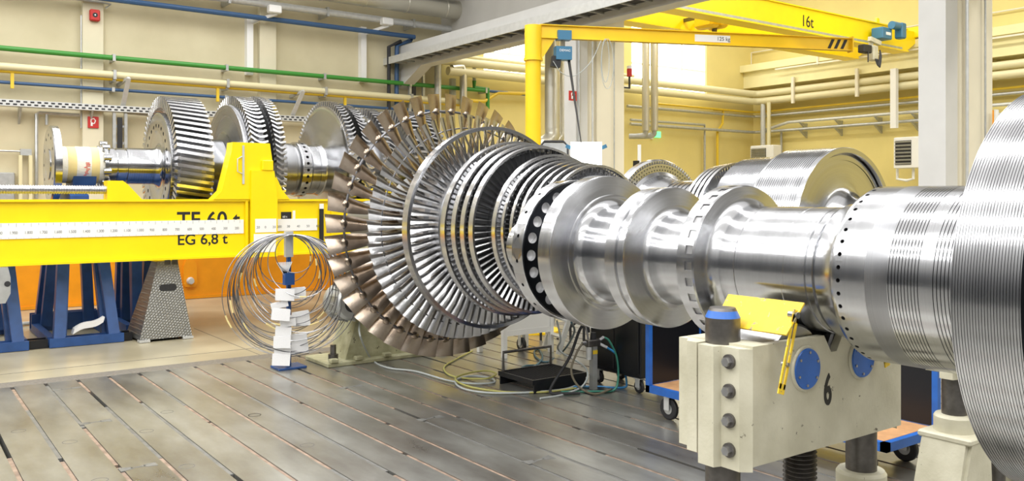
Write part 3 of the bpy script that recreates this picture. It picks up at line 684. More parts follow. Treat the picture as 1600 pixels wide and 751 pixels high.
# ================================================================== ROLLER STANDS
def roller_stand(xc, yc, label, number=None, full=True):
    """xc = rotor axis; yc = middle of the stand"""
    y0, y1 = yc-.17, yc+.17
    t = thing('roller_stand', label, 'stand', (xc, yc, 0))
    xa, xb = xc-.54, xc+.53; z0, z1 = .941, 1.414
    prof = [(xa, z0), (xb, z0), (xb, z1), (xc+.07, z1), (xc+.02, z1-.075), (xc-.02, z1-.075), (xc-.07, z1), (xa, z1)]
    f = B('cream')
    for (a, b_) in ((y0, y0+.035), (y1-.035, y1)): f.prism(prof, a, b_, 'Y')
    f.box(xa, xb, y0+.035, y1-.035, z0, z0+.04); f.box(xb-.10, xb, y0+.035, y1-.035, z0+.04, z1)
    f.box(xa, xa+.11, y0+.035, y1-.035, z0+.04, z1)
    f.build('frame', t)
    # split clamp round the left post, chamfered corner and bolt strip
    def X(v): return xa+v
    g = B('cream').prism([(X(0), y0), (X(-.04), y0+.035), (X(-.04), y0+.125), (X(-.075), y0+.135), (X(-.075), y0+.215), (X(0.02), y0+.215)], z0-.02, z1-.01, 'Z')
    g.build('clamp_half', t)
    g = B('cream').prism([(X(0.02), y0+.222), (X(-.075), y0+.222), (X(-.075), y0+.275), (X(-.03), y0+.31), (X(-.03), y1+.02), (X(0.02), y1+.02)], z0+.02, z1-.005, 'Z')
    g.build('clamp_half', t)
    g = B('cream').prism([(X(1.07), y0+.02), (X(1.12), y0+.05), (X(1.12), y1-.03), (X(1.07), y1)], z0-.02, z1-.01, 'Z'); g.build('clamp_half', t)
    for k in range(4):
        zz = z1-.065-.117*k; yy = y0+.08
        q = B('oilsteel').cyl((X(-.04), yy, zz), (X(-.052), yy, zz), .029, 20); q.use('rod').cyl((X(-.052), yy, zz), (X(-.072), yy, zz), .019, 6); q.build('bolt', t)
    for (xp, top) in ((xc-.505, 1.548), (xc+.495, 1.40)):
        p = B('oilsteel').lathe([(.02, 0), (.02, .071), (top-.04, .071)], (xp, yc+.01), 'Z', 48)
        p.use('bluebright' if top > 1.5 else 'oilsteel').lathe([(top-.04, .071), (top-.012, .058)], (xp, yc+.01), 'Z', 48)
        p.use('oilsteel').lathe([(top-.012, .058), (top, .052), (top, 0)], (xp, yc+.01), 'Z', 48)
        p.build('post', t)
        B('cream').lathe([(.60, .071), (.60, .115), (.685, .115), (.70, .105), (.70, .071)], (xp, yc+.01), 'Z', 40).build('collar', t)
    # jack screw between the posts
    j = B('oilsteel'); pr = [(.02, 0), (.02, .05)]
    zz = .62
    while zz < .935: pr += [(zz, .058), (zz+.008, .074), (zz+.016, .058)]; zz += .019
    j.lathe(pr+[(.94, .058), (.94, 0)], (xc, yc), 'Z', 32); j.build('jack_screw', t)
    B('oilsteel').lathe([(.60, .05), (.60, .10), (.66, .10), (.67, .085), (.67, .06)], (xc, yc), 'Z', 32).build('jack_nut', t)
    B('rod').cyl((xc-.09, yc-.04, .65), (xc-.30, yc-.14, .70), .014, 14).build('jack_lever', t)
    # base: table on splayed plates
    bs = B('cream'); bs.box(xc-.66, xc+.66, yc-.16, yc+.16, .56, .60, .01)
    for sx in (-1, 1):
        bs.prism([(xc+sx*.62, .56), (xc+sx*.40, .56), (xc+sx*.36, .03), (xc+sx*.80, .03)], yc-.15, yc-.11, 'Y')
        bs.prism([(xc+sx*.62, .56), (xc+sx*.40, .56), (xc+sx*.36, .03), (xc+sx*.80, .03)], yc+.11, yc+.15, 'Y')
        bs.obox((xc+sx*.79, yc, .03), (xc+sx*.64, yc, .56), .26, .03, (1, 0, 0))
    bs.box(xc-.85, xc+.85, yc-.2, yc+.2, 0, .03, .005); bs.build('base', t)
    if full:
        for sx, lab in ((-1, None), (1, None)):
            xr, zr = xc+sx*.203, 1.290; R = sqrt(.203**2+(AX-zr)**2)-.2675-.002
            B('steel_mid').lathe([(y0+.045, 0), (y0+.045, R-.01), (y0+.055, R), (y1-.055, R), (y1-.045, R-.01), (y1-.045, 0)], (xr, zr), 'Y', 64).build('roller', t)
            bc = B('cream').lathe([(y0-.001, 0), (y0-.001, .096), (y0-.010, .092), (y0-.010, 0)], (xr, zr), 'Y', 48); cv = bc.build('bearing_cover', t)
            q = B('bluebright').lathe([(y0-.010, 0), (y0-.010, .085), (y0-.016, .083), (y0-.017, 0)], (xr, zr), 'Y', 48); q.build('cover_plate', cv, label='blue round plate')
            for k in range(6):
                q = B('rod'); a = 2*pi*k/6+.4; q.cyl((xr+.068*cos(a), y0-.016, zr+.068*sin(a)), (xr+.068*cos(a), y0-.021, zr+.068*sin(a)), .006, 8); q.build('cover_screw', cv)
        # yellow guard over each roller with its slotted stay
        for sx in (-1, 1):
            xg0, xg1 = xc+sx*.35, xc+sx*.445
            g = B('yellow_worn')
            P_ = [(xg0, y0-.10, 1.583), (xg0, y1-.06, 1.583), (xg1, y1-.06, 1.463), (xg1, y0-.085, 1.463)]
            if sx > 0: P_ = [(a_, b_, c_-.09) for a_, b_, c_ in P_]
            n_ = Vector((.006, 0, .006*-sx))
            g.add(P_+[(p[0]+.004*-sx, p[1], p[2]-.005) for p in P_], [(0, 1, 2, 3), (7, 6, 5, 4), (0, 4, 5, 1), (1, 5, 6, 2), (2, 6, 7, 3), (3, 7, 4, 0)])
            gd = g.build('roller_guard', t)
            a_, b_ = (Vector((xc-.385, y0-.085, 1.535)), Vector((xc-.475, y0-.085, 1.255))) if sx < 0 else (Vector((xc+.285, y0-.05, 1.42)), Vector((xc+.325, y0-.05, 1.265)))
            d_ = (b_-a_).normalized(); pe = Vector((d_.z, 0, -d_.x)); s_ = B('yellow_worn')
            for sg in (-1, 1): s_.obox(a_+pe*sg*.013, b_+pe*sg*.013, .006, .011, pe)
            s_.obox(a_-d_*.02, a_+d_*.03, .006, .037, pe); s_.obox(b_-d_*.02, b_+d_*.02, .006, .037, pe)
            s_.build('slotted_stay', t)
            q = B('rod').cyl(a_+Vector((0, -.012, 0)), a_+Vector((0, .03, 0)), .013, 12); m_ = (a_+b_)/2+d_*.05
            q.cyl(m_+Vector((0, -.012, 0)), m_+Vector((0, .02, 0)), .008, 10); q.build('stay_bolt', t)
    if number: text(number, .185, (xc-.075, y0-.001, 1.120), 'ink', t, 'stencilled_number', sx=.62, bold=.003)
    return t
st6 = roller_stand(X1, 2.35, 'chipped cream roller stand stencilled 6 under the bare polished shaft', '6')
st7 = roller_stand(5.72, 2.62, 'cream stand with post and splayed base, partly hidden behind the big grooved drum at right', None, False)

# ================================================================== PEDESTAL OF ROTOR 2
pd = thing('pedestal', 'olive cream floor pedestal with grey motor holding up the long-bladed rotor', 'pedestal', (5.1, 9.78, 0))
b = B('creamdk').box(4.22, 6.0, 9.44, 10.12, 0, .05, .008)
for xx in (4.30, 4.62, 5.0, 5.4, 5.8): b.box(xx-.05, xx+.05, 9.42, 9.50, .05, .10, .01)
b.build('base_plate', pd)
b = B('creamdk').prism([(4.50, .05), (5.75, .05), (5.60, .70), (5.45, 1.28), (5.28, 1.33), (4.92, 1.33), (4.75, 1.28), (4.68, .62)], 9.56, 10.02, 'Y'); b.build('body', pd)
b = B('creamdk').box(4.86, 5.04, 9.52, 10.06, 1.33, 1.42, .01); b.box(5.16, 5.34, 9.52, 10.06, 1.33, 1.42, .01); b.build('saddle', pd)
for sx in (-1, 1): B('steel_mid').lathe([(9.55, 0), (9.55, .062), (10.03, .062), (10.03, 0)], (5.1+sx*.16, 1.400), 'Y', 32).build('roller', pd)
b = B('oilsteel').cyl((4.36, 9.60, .05), (4.36, 9.60, .13), .06, 20); b.cyl((4.36, 9.60, .13), (4.36, 9.60, .24), .035, 6); b.build('anchor_bolt', pd)
b = B('galv').lathe([(9.36, 0), (9.36, .17), (9.39, .20), (9.62, .20), (9.64, .23), (9.70, .23), (9.70, 0)], (4.50, .74), 'Y', 40); mo = b.build('motor', pd)
b = B('galv')
for k in range(14):
    a = 2*pi*k/14; b.obox((4.50+.205*cos(a), 9.40, .74+.205*sin(a)), (4.50+.205*cos(a), 9.61, .74+.205*sin(a)), .012, .035, (cos(a), 0, sin(a)))
b.use('hole').cyl((4.50, 9.355, .74), (4.50, 9.37, .74), .10, 20); b.use('galv').box(4.38, 4.62, 9.42, 9.60, .90, 1.0, .015); b.build('cooling_fins', mo)

# ================================================================== YELLOW LIFTING BEAM
bf, bb = 12.45, 12.78
lb = thing('lifting_beam', 'yellow lifting beam lettered TF 60 t with a white scale along its side', 'beam', (3.5, 12.6, 1.13))
z0, z1 = 1.135, 1.972
b = B('yellow2').box(-2.2, 8.6, bf, bb, z1-.03, z1); b.box(-2.2, 8.6, bf, bb, z0, z0+.03)
b.box(-2.2, 8.6, bf+.05, bb-.05, z0+.03, z1-.03)
for px in (386, 520): xx = at(px, 350, Y=bf).x; b.box(xx-.02, xx+.02, bf+.005, bf+.05, z0+.03, z1-.03)
b.build('girder', lb)
# saddle tower
def BX(px): return at(px, 250, Y=bf).x
tz = at(392, 223, Y=bf).z
b = B('yellow2').prism([(BX(333), z1), (BX(346), z1+.12), (BX(361), z1+.68), (BX(363), tz), (BX(421), tz), (BX(424), z1+.62), (BX(428), z1+.40), (BX(440), z1+.14), (BX(452), z1)], bf-.02, bb-.10, 'Y')
b.prism([(BX(390), z0-.01), (BX(431), z0-.01), (BX(431), z1+.0), (BX(426), z1+.42), (BX(390), z1+.42)], bf-.07, bf-.02, 'Y')
b.box(BX(407), BX(424), bf-.09, bf-.02, z1+.42, tz-.25, .01); b.build('saddle_tower', lb)
b = B('galvlt'); xx = BX(379); b.obox((xx, bf-.035, z1+.22), (xx, bf-.035, z1+.78), .03, .012, (0, 1, 0))
b.tube([(xx-.02, bf-.04, z1+.62), (xx-.09, bf-.05, z1+.58), (xx-.09, bf-.05, z1+.40), (xx-.02, bf-.04, z1+.37)], .008, 8); b.build('latch', lb, label='silver latch with hand grip')
b = B('oilsteel'); xx = BX(427); b.box(xx-.02, xx+.03, bf-.03, bf+.02, z1+.32, z1+.50); b.build('latch', lb, label='dark latch')
pr_ = [(-1.2, 0)]; q_ = -1.2
while q_ < BX(171): pr_ += [(q_, .058), (q_+.012, .058), (q_+.015, .050), (q_+.027, .050)]; q_ += .03
b = B('rod').lathe(pr_+[(q_, .05), (q_, 0)], (bf+.10, 2.10), 'X', 24)
b.build('spindle', lb, label='threaded steel spindle')
b = B('yellow2').prism([(BX(168), z1), (BX(222), z1), (BX(200), z1+.20), (BX(192), z1+.25), (BX(168), z1+.25)], bf+.0, bf+.24, 'Y'); b.build('spindle_bracket', lb)
b = B('white'); sz0, sz1 = 1.475, 1.675
yy = bf+.044
b.box(-2.2, BX(382), yy-.010, yy+.005, sz0, sz1); b.box(BX(396), BX(429), bf-.076, bf-.069, sz0+.01, sz1+.01); b.box(BX(432), BX(497), yy-.010, yy+.005, sz0+.02, sz1+.0)
b.box(BX(394), BX(428), bf-.076, bf-.069, sz0-.28, sz0-.01)
sc_ = b.build('scale_strip', lb, label='white scale strip with grey tick marks')
b = B('inkgrey'); k = 0; xx = BX(376)
while xx > -1.5:
    b.box(xx, xx+.003, yy-.012, yy-.009, sz1-(.05 if k % 2 == 0 else .03), sz1-.004); b.box(xx, xx+.002, yy-.012, yy-.009, sz0+.004, sz0+.02); k += 1; xx -= .0835
b.build('tick_marks', sc_)
nums = ['200', '300', '400', '500', '600', '700', '800', '900', '1.000', '1.100', '1.200', '1.300', '1.400', '1.500', '1.600', '1.700', '1.800', '1.900', '2.000', '2.100', '2.200', '2.300', '2.400']
for i, s_ in enumerate(nums): text(s_, .052, (BX(368)-.167*i-.0, yy-.011, sz0+.06), 'inkgrey', sc_, 'scale_number', depth=.001, sx=.8)
for i, s_ in enumerate(('20', '0', '20')): text(s_, .05, (BX(398)+.12*i, bf-.077, sz0+.07), 'inkgrey', sc_, 'scale_number', depth=.001)
for i, s_ in enumerate(('200', '30', '40', '50', '60')): text(s_, .05, (BX(434)+.155*i, yy-.011, sz0+.07), 'inkgrey', sc_, 'scale_number', depth=.001)
text('TF 60 t', .325, (BX(278), bf+.0485, at(300, 356, Y=bf).z), 'ink', lb, 'lettering', sx=.92, bold=.005, depth=.001)
text('EG 6,8 t', .21, (BX(278), bf+.0485, at(300, 382, Y=bf).z), 'ink', lb, 'lettering', sx=1.0, bold=.003, depth=.001)
b = B('ink').box(BX(441), BX(457), bf+.04, bf+.05, at(450, 344, Y=bf).z, at(450, 331, Y=bf).z); b.build('rating_plate', lb)
text('60 t', .045, (BX(443), bf+.039, at(450, 340, Y=bf).z), 'white', lb, 'rating_lettering', depth=.001)
b = B('white').box(BX(459), BX(463), bf+.04, bf+.05, at(450, 342, Y=bf).z, at(450, 329, Y=bf).z); b.build('serial_plate', lb)
b = B('ink').box(BX(500), BX(506), bf+.005, bf+.03, z0+.1, at(503, 326, Y=bf).z); b.use('white').box(BX(500), BX(506), bf+.004, bf+.03, at(503, 326, Y=bf).z, at(503, 318, Y=bf).z); b.build('edge_bar', lb, label='black vertical bar with a white top')
b = B('oilsteel').lathe([(bf-.06, 0), (bf-.06, .10), (bf-.03, .13), (bf+.04, .13), (bf+.04, 0)], (BX(2), 1.0), 'Y', 24); b.use('rod').cyl((BX(10), bf-.08, .96), (BX(10), bf-.06, .96), .03, 12)
b = B('galv').prism([(BX(-12), 1.13), (BX(12), 1.13), (BX(16), 1.0), (BX(16), .80), (BX(8), .68), (BX(-12), .68)], bf-.04, bf+.08, 'Y')
b.use('hole').cyl((BX(11), bf-.045, .92), (BX(11), bf-.038, .92), .035, 16); b.build('drive_box', lb, label='grey rounded drive housing')
# its chequer plate stand
s_ = thing('beam_stand', 'grey chequer-plate tapered stand under the yellow lifting beam', 'stand', (3.26, 12.9, 0))
xa, xb = at(217, 531, Z=.03).x, at(302, 525, Z=.03).x
b = B('chequer'); F0, F1, K0, K1 = 12.62, 12.72, 13.35, 12.98
V = [(xa, F0, .03), (xb, F0, .03), (xb-.02, K0, .03), (xa-.02, K0, .03), (3.13, F1, 1.10), (3.40, F1, 1.10), (3.38, K1, 1.10), (3.11, K1, 1.10)]
b.add(V, [(0, 1, 5, 4), (1, 2, 6, 5), (2, 3, 7, 6), (3, 0, 4, 7), (4, 5, 6, 7)])
b.build('body', s_)
b = B('hole'); zc = .73; yf = F0+(F1-F0)*((zc-.03)/1.07)-.007
b.prism([(3.26-.07+.048*cos(a), zc+.048*sin(a)) for a in [pi/2+pi*i/8 for i in range(9)]]+[(3.26+.07+.048*cos(a), zc+.048*sin(a)) for a in [-pi/2+pi*i/8 for i in range(9)]], yf, yf+.010, 'Y'); b.build('grip_slot', s_)
b = B('galvlt'); [b.box(x_-.07, x_+.07, F0-.03, F0+.10, 0, .03) for x_ in (xa+.06, xb-.06)]; b.box(xa, xb, K0-.08, K0, 0, .03); b.build('foot', s_)
b = B('yellow2').box(3.08, 3.42, F1, K1, 1.10, 1.132); b.use('oilsteel').box(3.22, 3.30, F1-.005, F1+.01, 1.04, 1.132); b.box(3.32, 3.40, F1-.005, F1+.01, 1.04, 1.132); b.build('top_pad', s_)

# ================================================================== BLUE TRESTLES
def trestle(xc, label, w=.90, ya=12.86):
    t = thing('trestle', label, 'trestle', (xc, 13.9, 0), 'blue trestles under the raised rotor')
    yb = 14.80; h = w/2
    for y, q in ((ya, .12), (yb-.22, .26)):
        b = B('blue').prism([(y, 0), (y+.22, 0), (y+.22, q), (y+.18, q), (y+.18, .03), (y+.04, .03), (y+.04, q), (y, q)], xc-h, xc+h, 'X'); b.build('foot_rail', t)
    for x_ in (xc-h, xc+h-.10): B('blue').box(x_, x_+.10, ya+.22, yb-.22, 0, .12).build('side_rail', t)
    for sx in (-1, 1):
        for (y_, yt, dx) in ((ya+.08, max(13.35, ya+.1), 0), (ya+.30, max(13.50, ya+.3), .05), (yb-.34, 14.2, .05), (yb-.10, 14.35, 0)):
            lg = B('blue').obox((xc+sx*(h-.12-dx), y_, .10), (xc+sx*(.20-dx*.5), yt, 1.80), .14, .14, (0, 1, 0)); lg.build('leg', t)
    B('blue').box(xc-.32, xc+.32, 13.22, 14.48, 1.79, 1.90, .01).build('top_plate', t)
    b = B('blue').prism([(13.45, 1.90), (14.35, 1.90), (14.35, 2.02), (14.10, 2.12), (13.9, 2.16), (13.7, 2.12), (13.45, 2.02)], xc-.12, xc+.12, 'X'); return t, b
t1, b = trestle(2.26, 'blue A-frame trestle with a folded sheet lying on its foot rail', .92); b.build('cradle', t1)
t4, b = trestle(3.22, 'narrow blue trestle half hidden behind the chequer-plate stand', .62, 13.45)
t0, b = trestle(1.10, 'blue A-frame trestle cut off by the left edge of the photo', .92)
t3, b = trestle(8.7, 'blue trestle behind the long-bladed rotor', .92); b.build('cradle', t3)
# saddle blocks between trestles and shaft
single('support_block', B('blue').prism([(13.62, 2.162), (14.18, 2.162), (14.24, 2.30), (14.05, 2.215), (13.9, 2.195), (13.75, 2.215), (13.56, 2.30)], 2.2, 2.5, 'X'), 'dark blue saddle block under the cloth-wrapped shaft end', 'block')
b = B('paper'); pth = []
p0, p1 = at(113, 521, Y=12.95), at(158, 506, Y=13.05)
for k in range(9):
    s_ = k/8; pth.append((p0.x+(p1.x-p0.x)*s_, .15+.14*s_+.02*sin(s_*6)))
b.prism(pth+[(a_+.02, b_+.07) for a_, b_ in pth[::-1]], 12.90, 13.06, 'Y')
single('folded_sheet', b, 'crumpled white folded sheet lying on the blue trestle foot', 'sheet')
# black connecting sleepers
for xx, l in ((1.68, 'short black channel joining the two blue trestle bases'), (2.82, 'black channel end beside the chequer-plate stand')):
    b = B('black').box(xx-.11, xx+.11 if xx < 2 else xx+.02, 12.92, 12.96, 0.0, .11); b.box(xx-.11, xx+.11 if xx < 2 else xx+.02, 13.12, 13.16, 0, .11); b.box(xx-.11, xx+.11 if xx < 2 else xx+.02, 12.96, 13.12, 0, .03); single('floor_channel', b, l, 'channel')
# orange beam at the back
ob = thing('orange_beam', 'long orange steel beam standing on the floor behind the yellow lifting beam', 'beam', (4, 17.7, 0))
b = B('orange').box(-4, 10.4, 17.5, 17.54, .06, 1.02); b.box(-4, 10.4, 17.46, 17.9, .98, 1.02); b.box(-4, 10.4, 17.48, 17.9, .0, .06); b.box(-4, 10.4, 17.86, 17.9, .06, .98); b.build('girder', ob)
p = at(297, 436, Y=17.46); b = B('orange').prism([(p.x-.13, p.z-.08), (p.x-.09, p.z-.15), (p.x+.09, p.z-.15), (p.x+.13, p.z-.08), (p.x+.13, p.z+.25), (p.x+.07, p.z+.40), (p.x-.07, p.z+.40), (p.x-.13, p.z+.25)], 17.44, 17.50, 'Y'); lg = b.build('lug', ob)
B('galvlt').lathe([(17.36, 0), (17.36, .055), (17.44, .075), (17.44, 0)], (p.x, p.z-.03), 'Y', 24).build('pin', lg)
p = at(273, 417, Y=17.49); single_ = B('white').box(p.x-.04, p.x+.04, 17.485, 17.499, p.z-.06, p.z+.06); single_.build('sticker', ob, label='small white sticker')
# cables on the floor behind the trestles
b = B('galv'); b.tube(smoothpath([(0.0, 15.4, .03), (.8, 15.5, .03), (1.6, 15.35, .03), (2.6, 15.5, .03), (3.4, 15.3, .03)]), .03, 8); single('floor_cable', b, 'grey cable lying on the floor behind the blue trestles', 'cable')

# ================================================================== WIRE RING STAND
cs = at(451, 574, Z=0)
ws = thing('ring_stand', 'slim blue post on a square foot hung with wire rings and card packets', 'stand', (cs.x, cs.y, 0))
b = B('blue').box(cs.x-.17, cs.x+.17, cs.y-.14, cs.y+.14, 0, .025, .004); b.build('foot', ws)
B('blue').box(cs.x-.022, cs.x+.022, cs.y-.022, cs.y+.022, .025, 1.30).build('post', ws)
B('galvlt').box(cs.x-.045, cs.x+.045, cs.y-.03, cs.y+.03, 1.30, 1.60).build('hanger', ws)
B('blue').box(cs.x-.085, cs.x+.03, cs.y-.11, cs.y-.03, .98, 1.12).build('pocket', ws)
hk = B('rod'); hk.cyl((cs.x, cs.y-.20, 1.555), (cs.x, cs.y+.2, 1.555), .012, 10); hk.build('hook_bar', ws)
rr = random.Random(11); vdir = Vector((FW[0], FW[1], 0)); ax = Vector((RT[0], RT[1], 0))
for i in range(30):
    R = [.36, .40, .44, .50, .53, .56, .59, .61, .63, .645, .66, .68, .70, .72][i % 14]*(.96+.08*rr.random())
    if i == 29: R = .22
    if i == 28: R = .30
    wob = rr.uniform(-.14, .14); side = rr.uniform(-.10, .10)*R+(.08 if i % 3 == 0 else 0)
    off = -.16+.32*((i*7) % 29)/28
    yaw = rr.uniform(-.35, .35); u = Vector((ax.x*cos(yaw)-ax.y*sin(yaw), ax.x*sin(yaw)+ax.y*cos(yaw), 0))
    top = Vector((cs.x, cs.y+off, 1.567)); pts = []
    for k in range(56):
        a = 2*pi*k/56; q = u*(R*sin(a)+side*(1-cos(a))*.5)+Vector((0, 0, -R*(1-cos(a))*(1+wob*.3)))+u.cross(Vector((0, 0, 1)))*(.05*R*sin(2*a+wob*9))
        pts.append(top+q)
    w = thing('wire_ring', ['wide steel wire ring hanging on the blue card stand', 'medium steel wire ring hanging on the blue card stand', 'small steel wire ring hanging close to the post of the card stand'][0 if R > .55 else (1 if R > .32 else 2)], 'wire ring', tuple(top), 'wire rings on the blue stand')
    B('rod_dark' if i % 3 else 'rod').tube(pts, .0052, 6, closed=True).build('wire', w)
    if i % 2 == 0:
        a = rr.uniform(1.2, 5.0); kk = int(a/(2*pi)*56); B('clothy').tube(pts[kk:kk+3], .010, 6).build('tape_tag', w)
def packet(px0, py0, px1, py1, d, rot, lab, sheets=3):
    p = at((px0+px1)/2, (py0+py1)/2, Y=cs.y-.06-d); pz = p.x*FW[0]+p.y*FW[1]; wd = (px1-px0)/FPX*pz*.98; ht = (py1-py0)/FPX*pz*.88
    b = MB()
    for k in range(sheets):
        b.use('paper'); yaw = -.35+k*.08
        mid = Vector((p.x, p.y+.008*k, p.z+.004*k)); dx = Vector((cos(yaw), sin(yaw), 0)); up = Vector((rot*cos(yaw), .1, 1)).normalized()
        b.obox(mid-dx*wd/2+up*0, mid+dx*wd/2+Vector((0, 0, -rot*wd)), .006, ht, up)
    o = single('card_packet', b, lab, 'card packet', 'card packets on the wire ring stand'); return o
for a in ((431, 450, 460, 470, .06, .05, 'upper left white card packet on the blue stand'), (456, 449, 478, 468, .02, -.05, 'upper right white card packet on the blue stand'),
          (424, 474, 450, 484, .02, -.2, 'thin white card folded across the post below the upper packets'), (425, 480, 453, 500, .08, .12, 'tilted white card packet second from top on the left'),
          (438, 494, 462, 512, .03, -.1, 'white card packet at mid height in front of the post'), (458, 487, 484, 512, .05, -.12, 'tallest right-hand white card packet at mid height'),
          (431, 509, 455, 525, .03, .1, 'white card packet with yellow note under the mid-height packets'), (428, 524, 454, 544, .07, .05, 'white card packet above the two lowest on the left'),
          (455, 522, 480, 540, .03, -.1, 'white card packet on the right above the lowest right one'), (455, 538, 482, 553, .05, -.05, 'lowest right-hand white card packet'),
          (429, 540, 454, 556, .03, .05, 'white card packet just above the lowest left one'), (426, 551, 453, 571, .06, .08, 'lowest left-hand white card packet near the foot')):
    packet(*a)
b = B('paper'); p = at(446, 432, Y=cs.y-.07)
for k in range(9): b.obox(p, p+Vector((-.10+.022*k, 0, .17)), .014, .003, (0, 1, 0))
single('card_bundle', b, 'fanned bundle of narrow white cards in the blue pocket', 'cards')

# ================================================================== FLOOR ITEMS ON THE RIGHT
def caster(parent, x_, y_, zt, R=.07, w=.04, yaw=0):
    c = B('galvlt').box(x_-.045, x_+.045, y_-.045, y_+.045, zt-.012, zt); c.box(x_-w*.9, x_-w*.7, y_-.03, y_+.03, R*.9, zt-.01); c.box(x_+w*.7, x_+w*.9, y_-.03, y_+.03, R*.9, zt-.01)
    c = c.build('caster', parent)
    B('rubber').lathe([(x_-w/2, R*.5), (x_-w/2, R*.9), (x_-w*.3, R), (x_+w*.3, R), (x_+w/2, R*.9), (x_+w/2, R*.5)], (y_, R), 'X', 32).build('tyre', c)
    B('galv').lathe([(x_-w*.45, 0), (x_-w*.45, R*.5), (x_+w*.45, R*.5), (x_+w*.45, 0)], (y_, R), 'X', 24).build('wheel_hub', c)
# platform trolley
tr = thing('platform_trolley', 'blue framed trolley with plywood deck and black side panels behind the cream stand 6', 'trolley', (6.0, 4.5, 0))
dz = .25; x0, x1, y0, y1 = 5.65, 6.38, 3.32, 5.67
b = B('bluebright').box(x0, x1, y0, y0+.05, dz-.03, dz+.035); b.box(x0, x1, y1-.05, y1, dz-.03, dz+.035); b.box(x0, x0+.05, y0, y1, dz-.03, dz+.035); b.box(x1-.05, x1, y0, y1, dz-.03, dz+.035); b.build('frame', tr)
B('wood').box(x0+.045, x1-.045, y0+.045, y1-.045, dz, dz+.037).build('deck', tr)
for (xx, yy) in ((x0, y1-.045), (x1-.045, y1-.045), (x1-.045, y0)): B('bluebright').box(xx, xx+.045, yy, yy+.045, dz+.03, 1.10).build('upright', tr)
B('black').box(x0+.045, x1-.045, y1-.035, y1-.02, dz+.04, 1.08).build('end_panel', tr)
B('black').box(x1-.03, x1-.015, y0+.045, y1-.045, dz+.04, 1.08).build('side_panel', tr)
for (xx, yy) in ((x0+.08, y1-.22), (x1-.1, y1-.22), (x0+.08, y0+.22), (x1-.1, y0+.22)): caster(tr, xx, yy, dz-.03, .10, .045)
# black cabinet on casters
p = at(1001, 617, Z=0)
cb = thing('tool_cabinet', 'black steel cabinet on casters beside the air supply post', 'cabinet', (6.42, 6.67, 0))
x0, x1, y0, y1 = 6.20, 6.66, 6.29, 7.06
B('black').box(x0, x1, y0, y1, .16, .92, .012).build('body', cb)
for k in range(2): B('black').box(x0-.012, x0, y0+.02+k*.37, y0+.38+k*.37, .20, .88, .004).build('door', cb)
for (xx, yy) in ((x0+.06, y0+.08), (x1-.08, y0+.08), (x0+.06, y1-.08), (x1-.08, y1-.08)): caster(cb, xx, yy, .16, .065, .035)
# white table on the left of it
tb = thing('work_table', 'white metal table with deep side panel behind the bladed rotor', 'table', (6.6, 8.95, 0))
x0, x1, y0, y1 = 6.22, 7.02, 8.70, 9.30
for xx in (x0, x1-.06):
    for yy in (y0, y1-.06): B('white').box(xx, xx+.06, yy, yy+.06, 0, .88, .004).build('leg', tb)
B('white').box(x0+.06, x1-.06, y0+.01, y0+.035, .34, .88).build('side_panel', tb)
B('white').box(x0+.06, x1-.06, y0+.005, y0+.045, .27, .34).build('rail', tb)
B('white').box(x0-.02, x1+.02, y0-.02, y1+.02, .88, .92, .005).build('table_top', tb)
caster(tb, 6.72, 9.0, .30, .09, .04)
# leaning white ladder
ld = thing('step_ladder', 'small white aluminium steps leaning right of the white table', 'ladder', (7.1, 7.4, 0))
p0, p1 = at(872, 556, Z=0), at(902, 505, Z=.5)
a_ = Vector((p0.x, p0.y, .02)); b_ = Vector((p0.x+.30, p0.y-.05, .85)); off = Vector((.1, .42, 0))
for o_ in (Vector((0, 0, 0)), off): B('galvlt').obox(a_+o_, b_+o_, .03, .07, (1, 0, 0)).build('stile', ld)
for k in (.25, .5, .75, .97): B('galvlt').obox(a_+(b_-a_)*k, a_+(b_-a_)*k+off, .10, .02).build('tread', ld)
# mesh step platform
p = at(845, 585, Z=.12); q = at(915, 600, Z=.12)
gp = thing('step_platform', 'low black step platform topped with wire mesh left of the air supply post', 'platform', (p.x, p.y, 0))
X0, X1, Y0, Y1 = 5.36, 6.05, 6.98, 7.55
b = B('rubber'); n = 22
for k in range(n+1): x_ = X0+(X1-X0)*k/n; b.box(x_-.003, x_+.003, Y0, Y1, .125, .135)
for k in range(26): y_ = Y0+(Y1-Y0)*k/25; b.box(X0, X1, y_-.003, y_+.003, .120, .128)
b.build('mesh_deck', gp)
b = B('black'); b.box(X0, X1, Y0-.02, Y0, .0, .14); b.box(X0, X1, Y1, Y1+.02, 0, .14); b.box(X0-.02, X0, Y0-.02, Y1+.02, .09, .14); b.box(X1, X1+.02, Y0-.02, Y1+.02, .09, .14); b.build('frame', gp)
b = B('oilsteel')
for (a_, b_) in (((X0, Y0), (X0, Y1)), ((X1, Y0), (X1, Y1))):
    pass
b.tube([(X0+.02, Y1-.02, .14), (X0+.02, Y1-.02, .34), (X1-.02, Y1-.02, .34), (X1-.02, Y1-.02, .14)], .016, 8); b.build('hand_rail', gp)
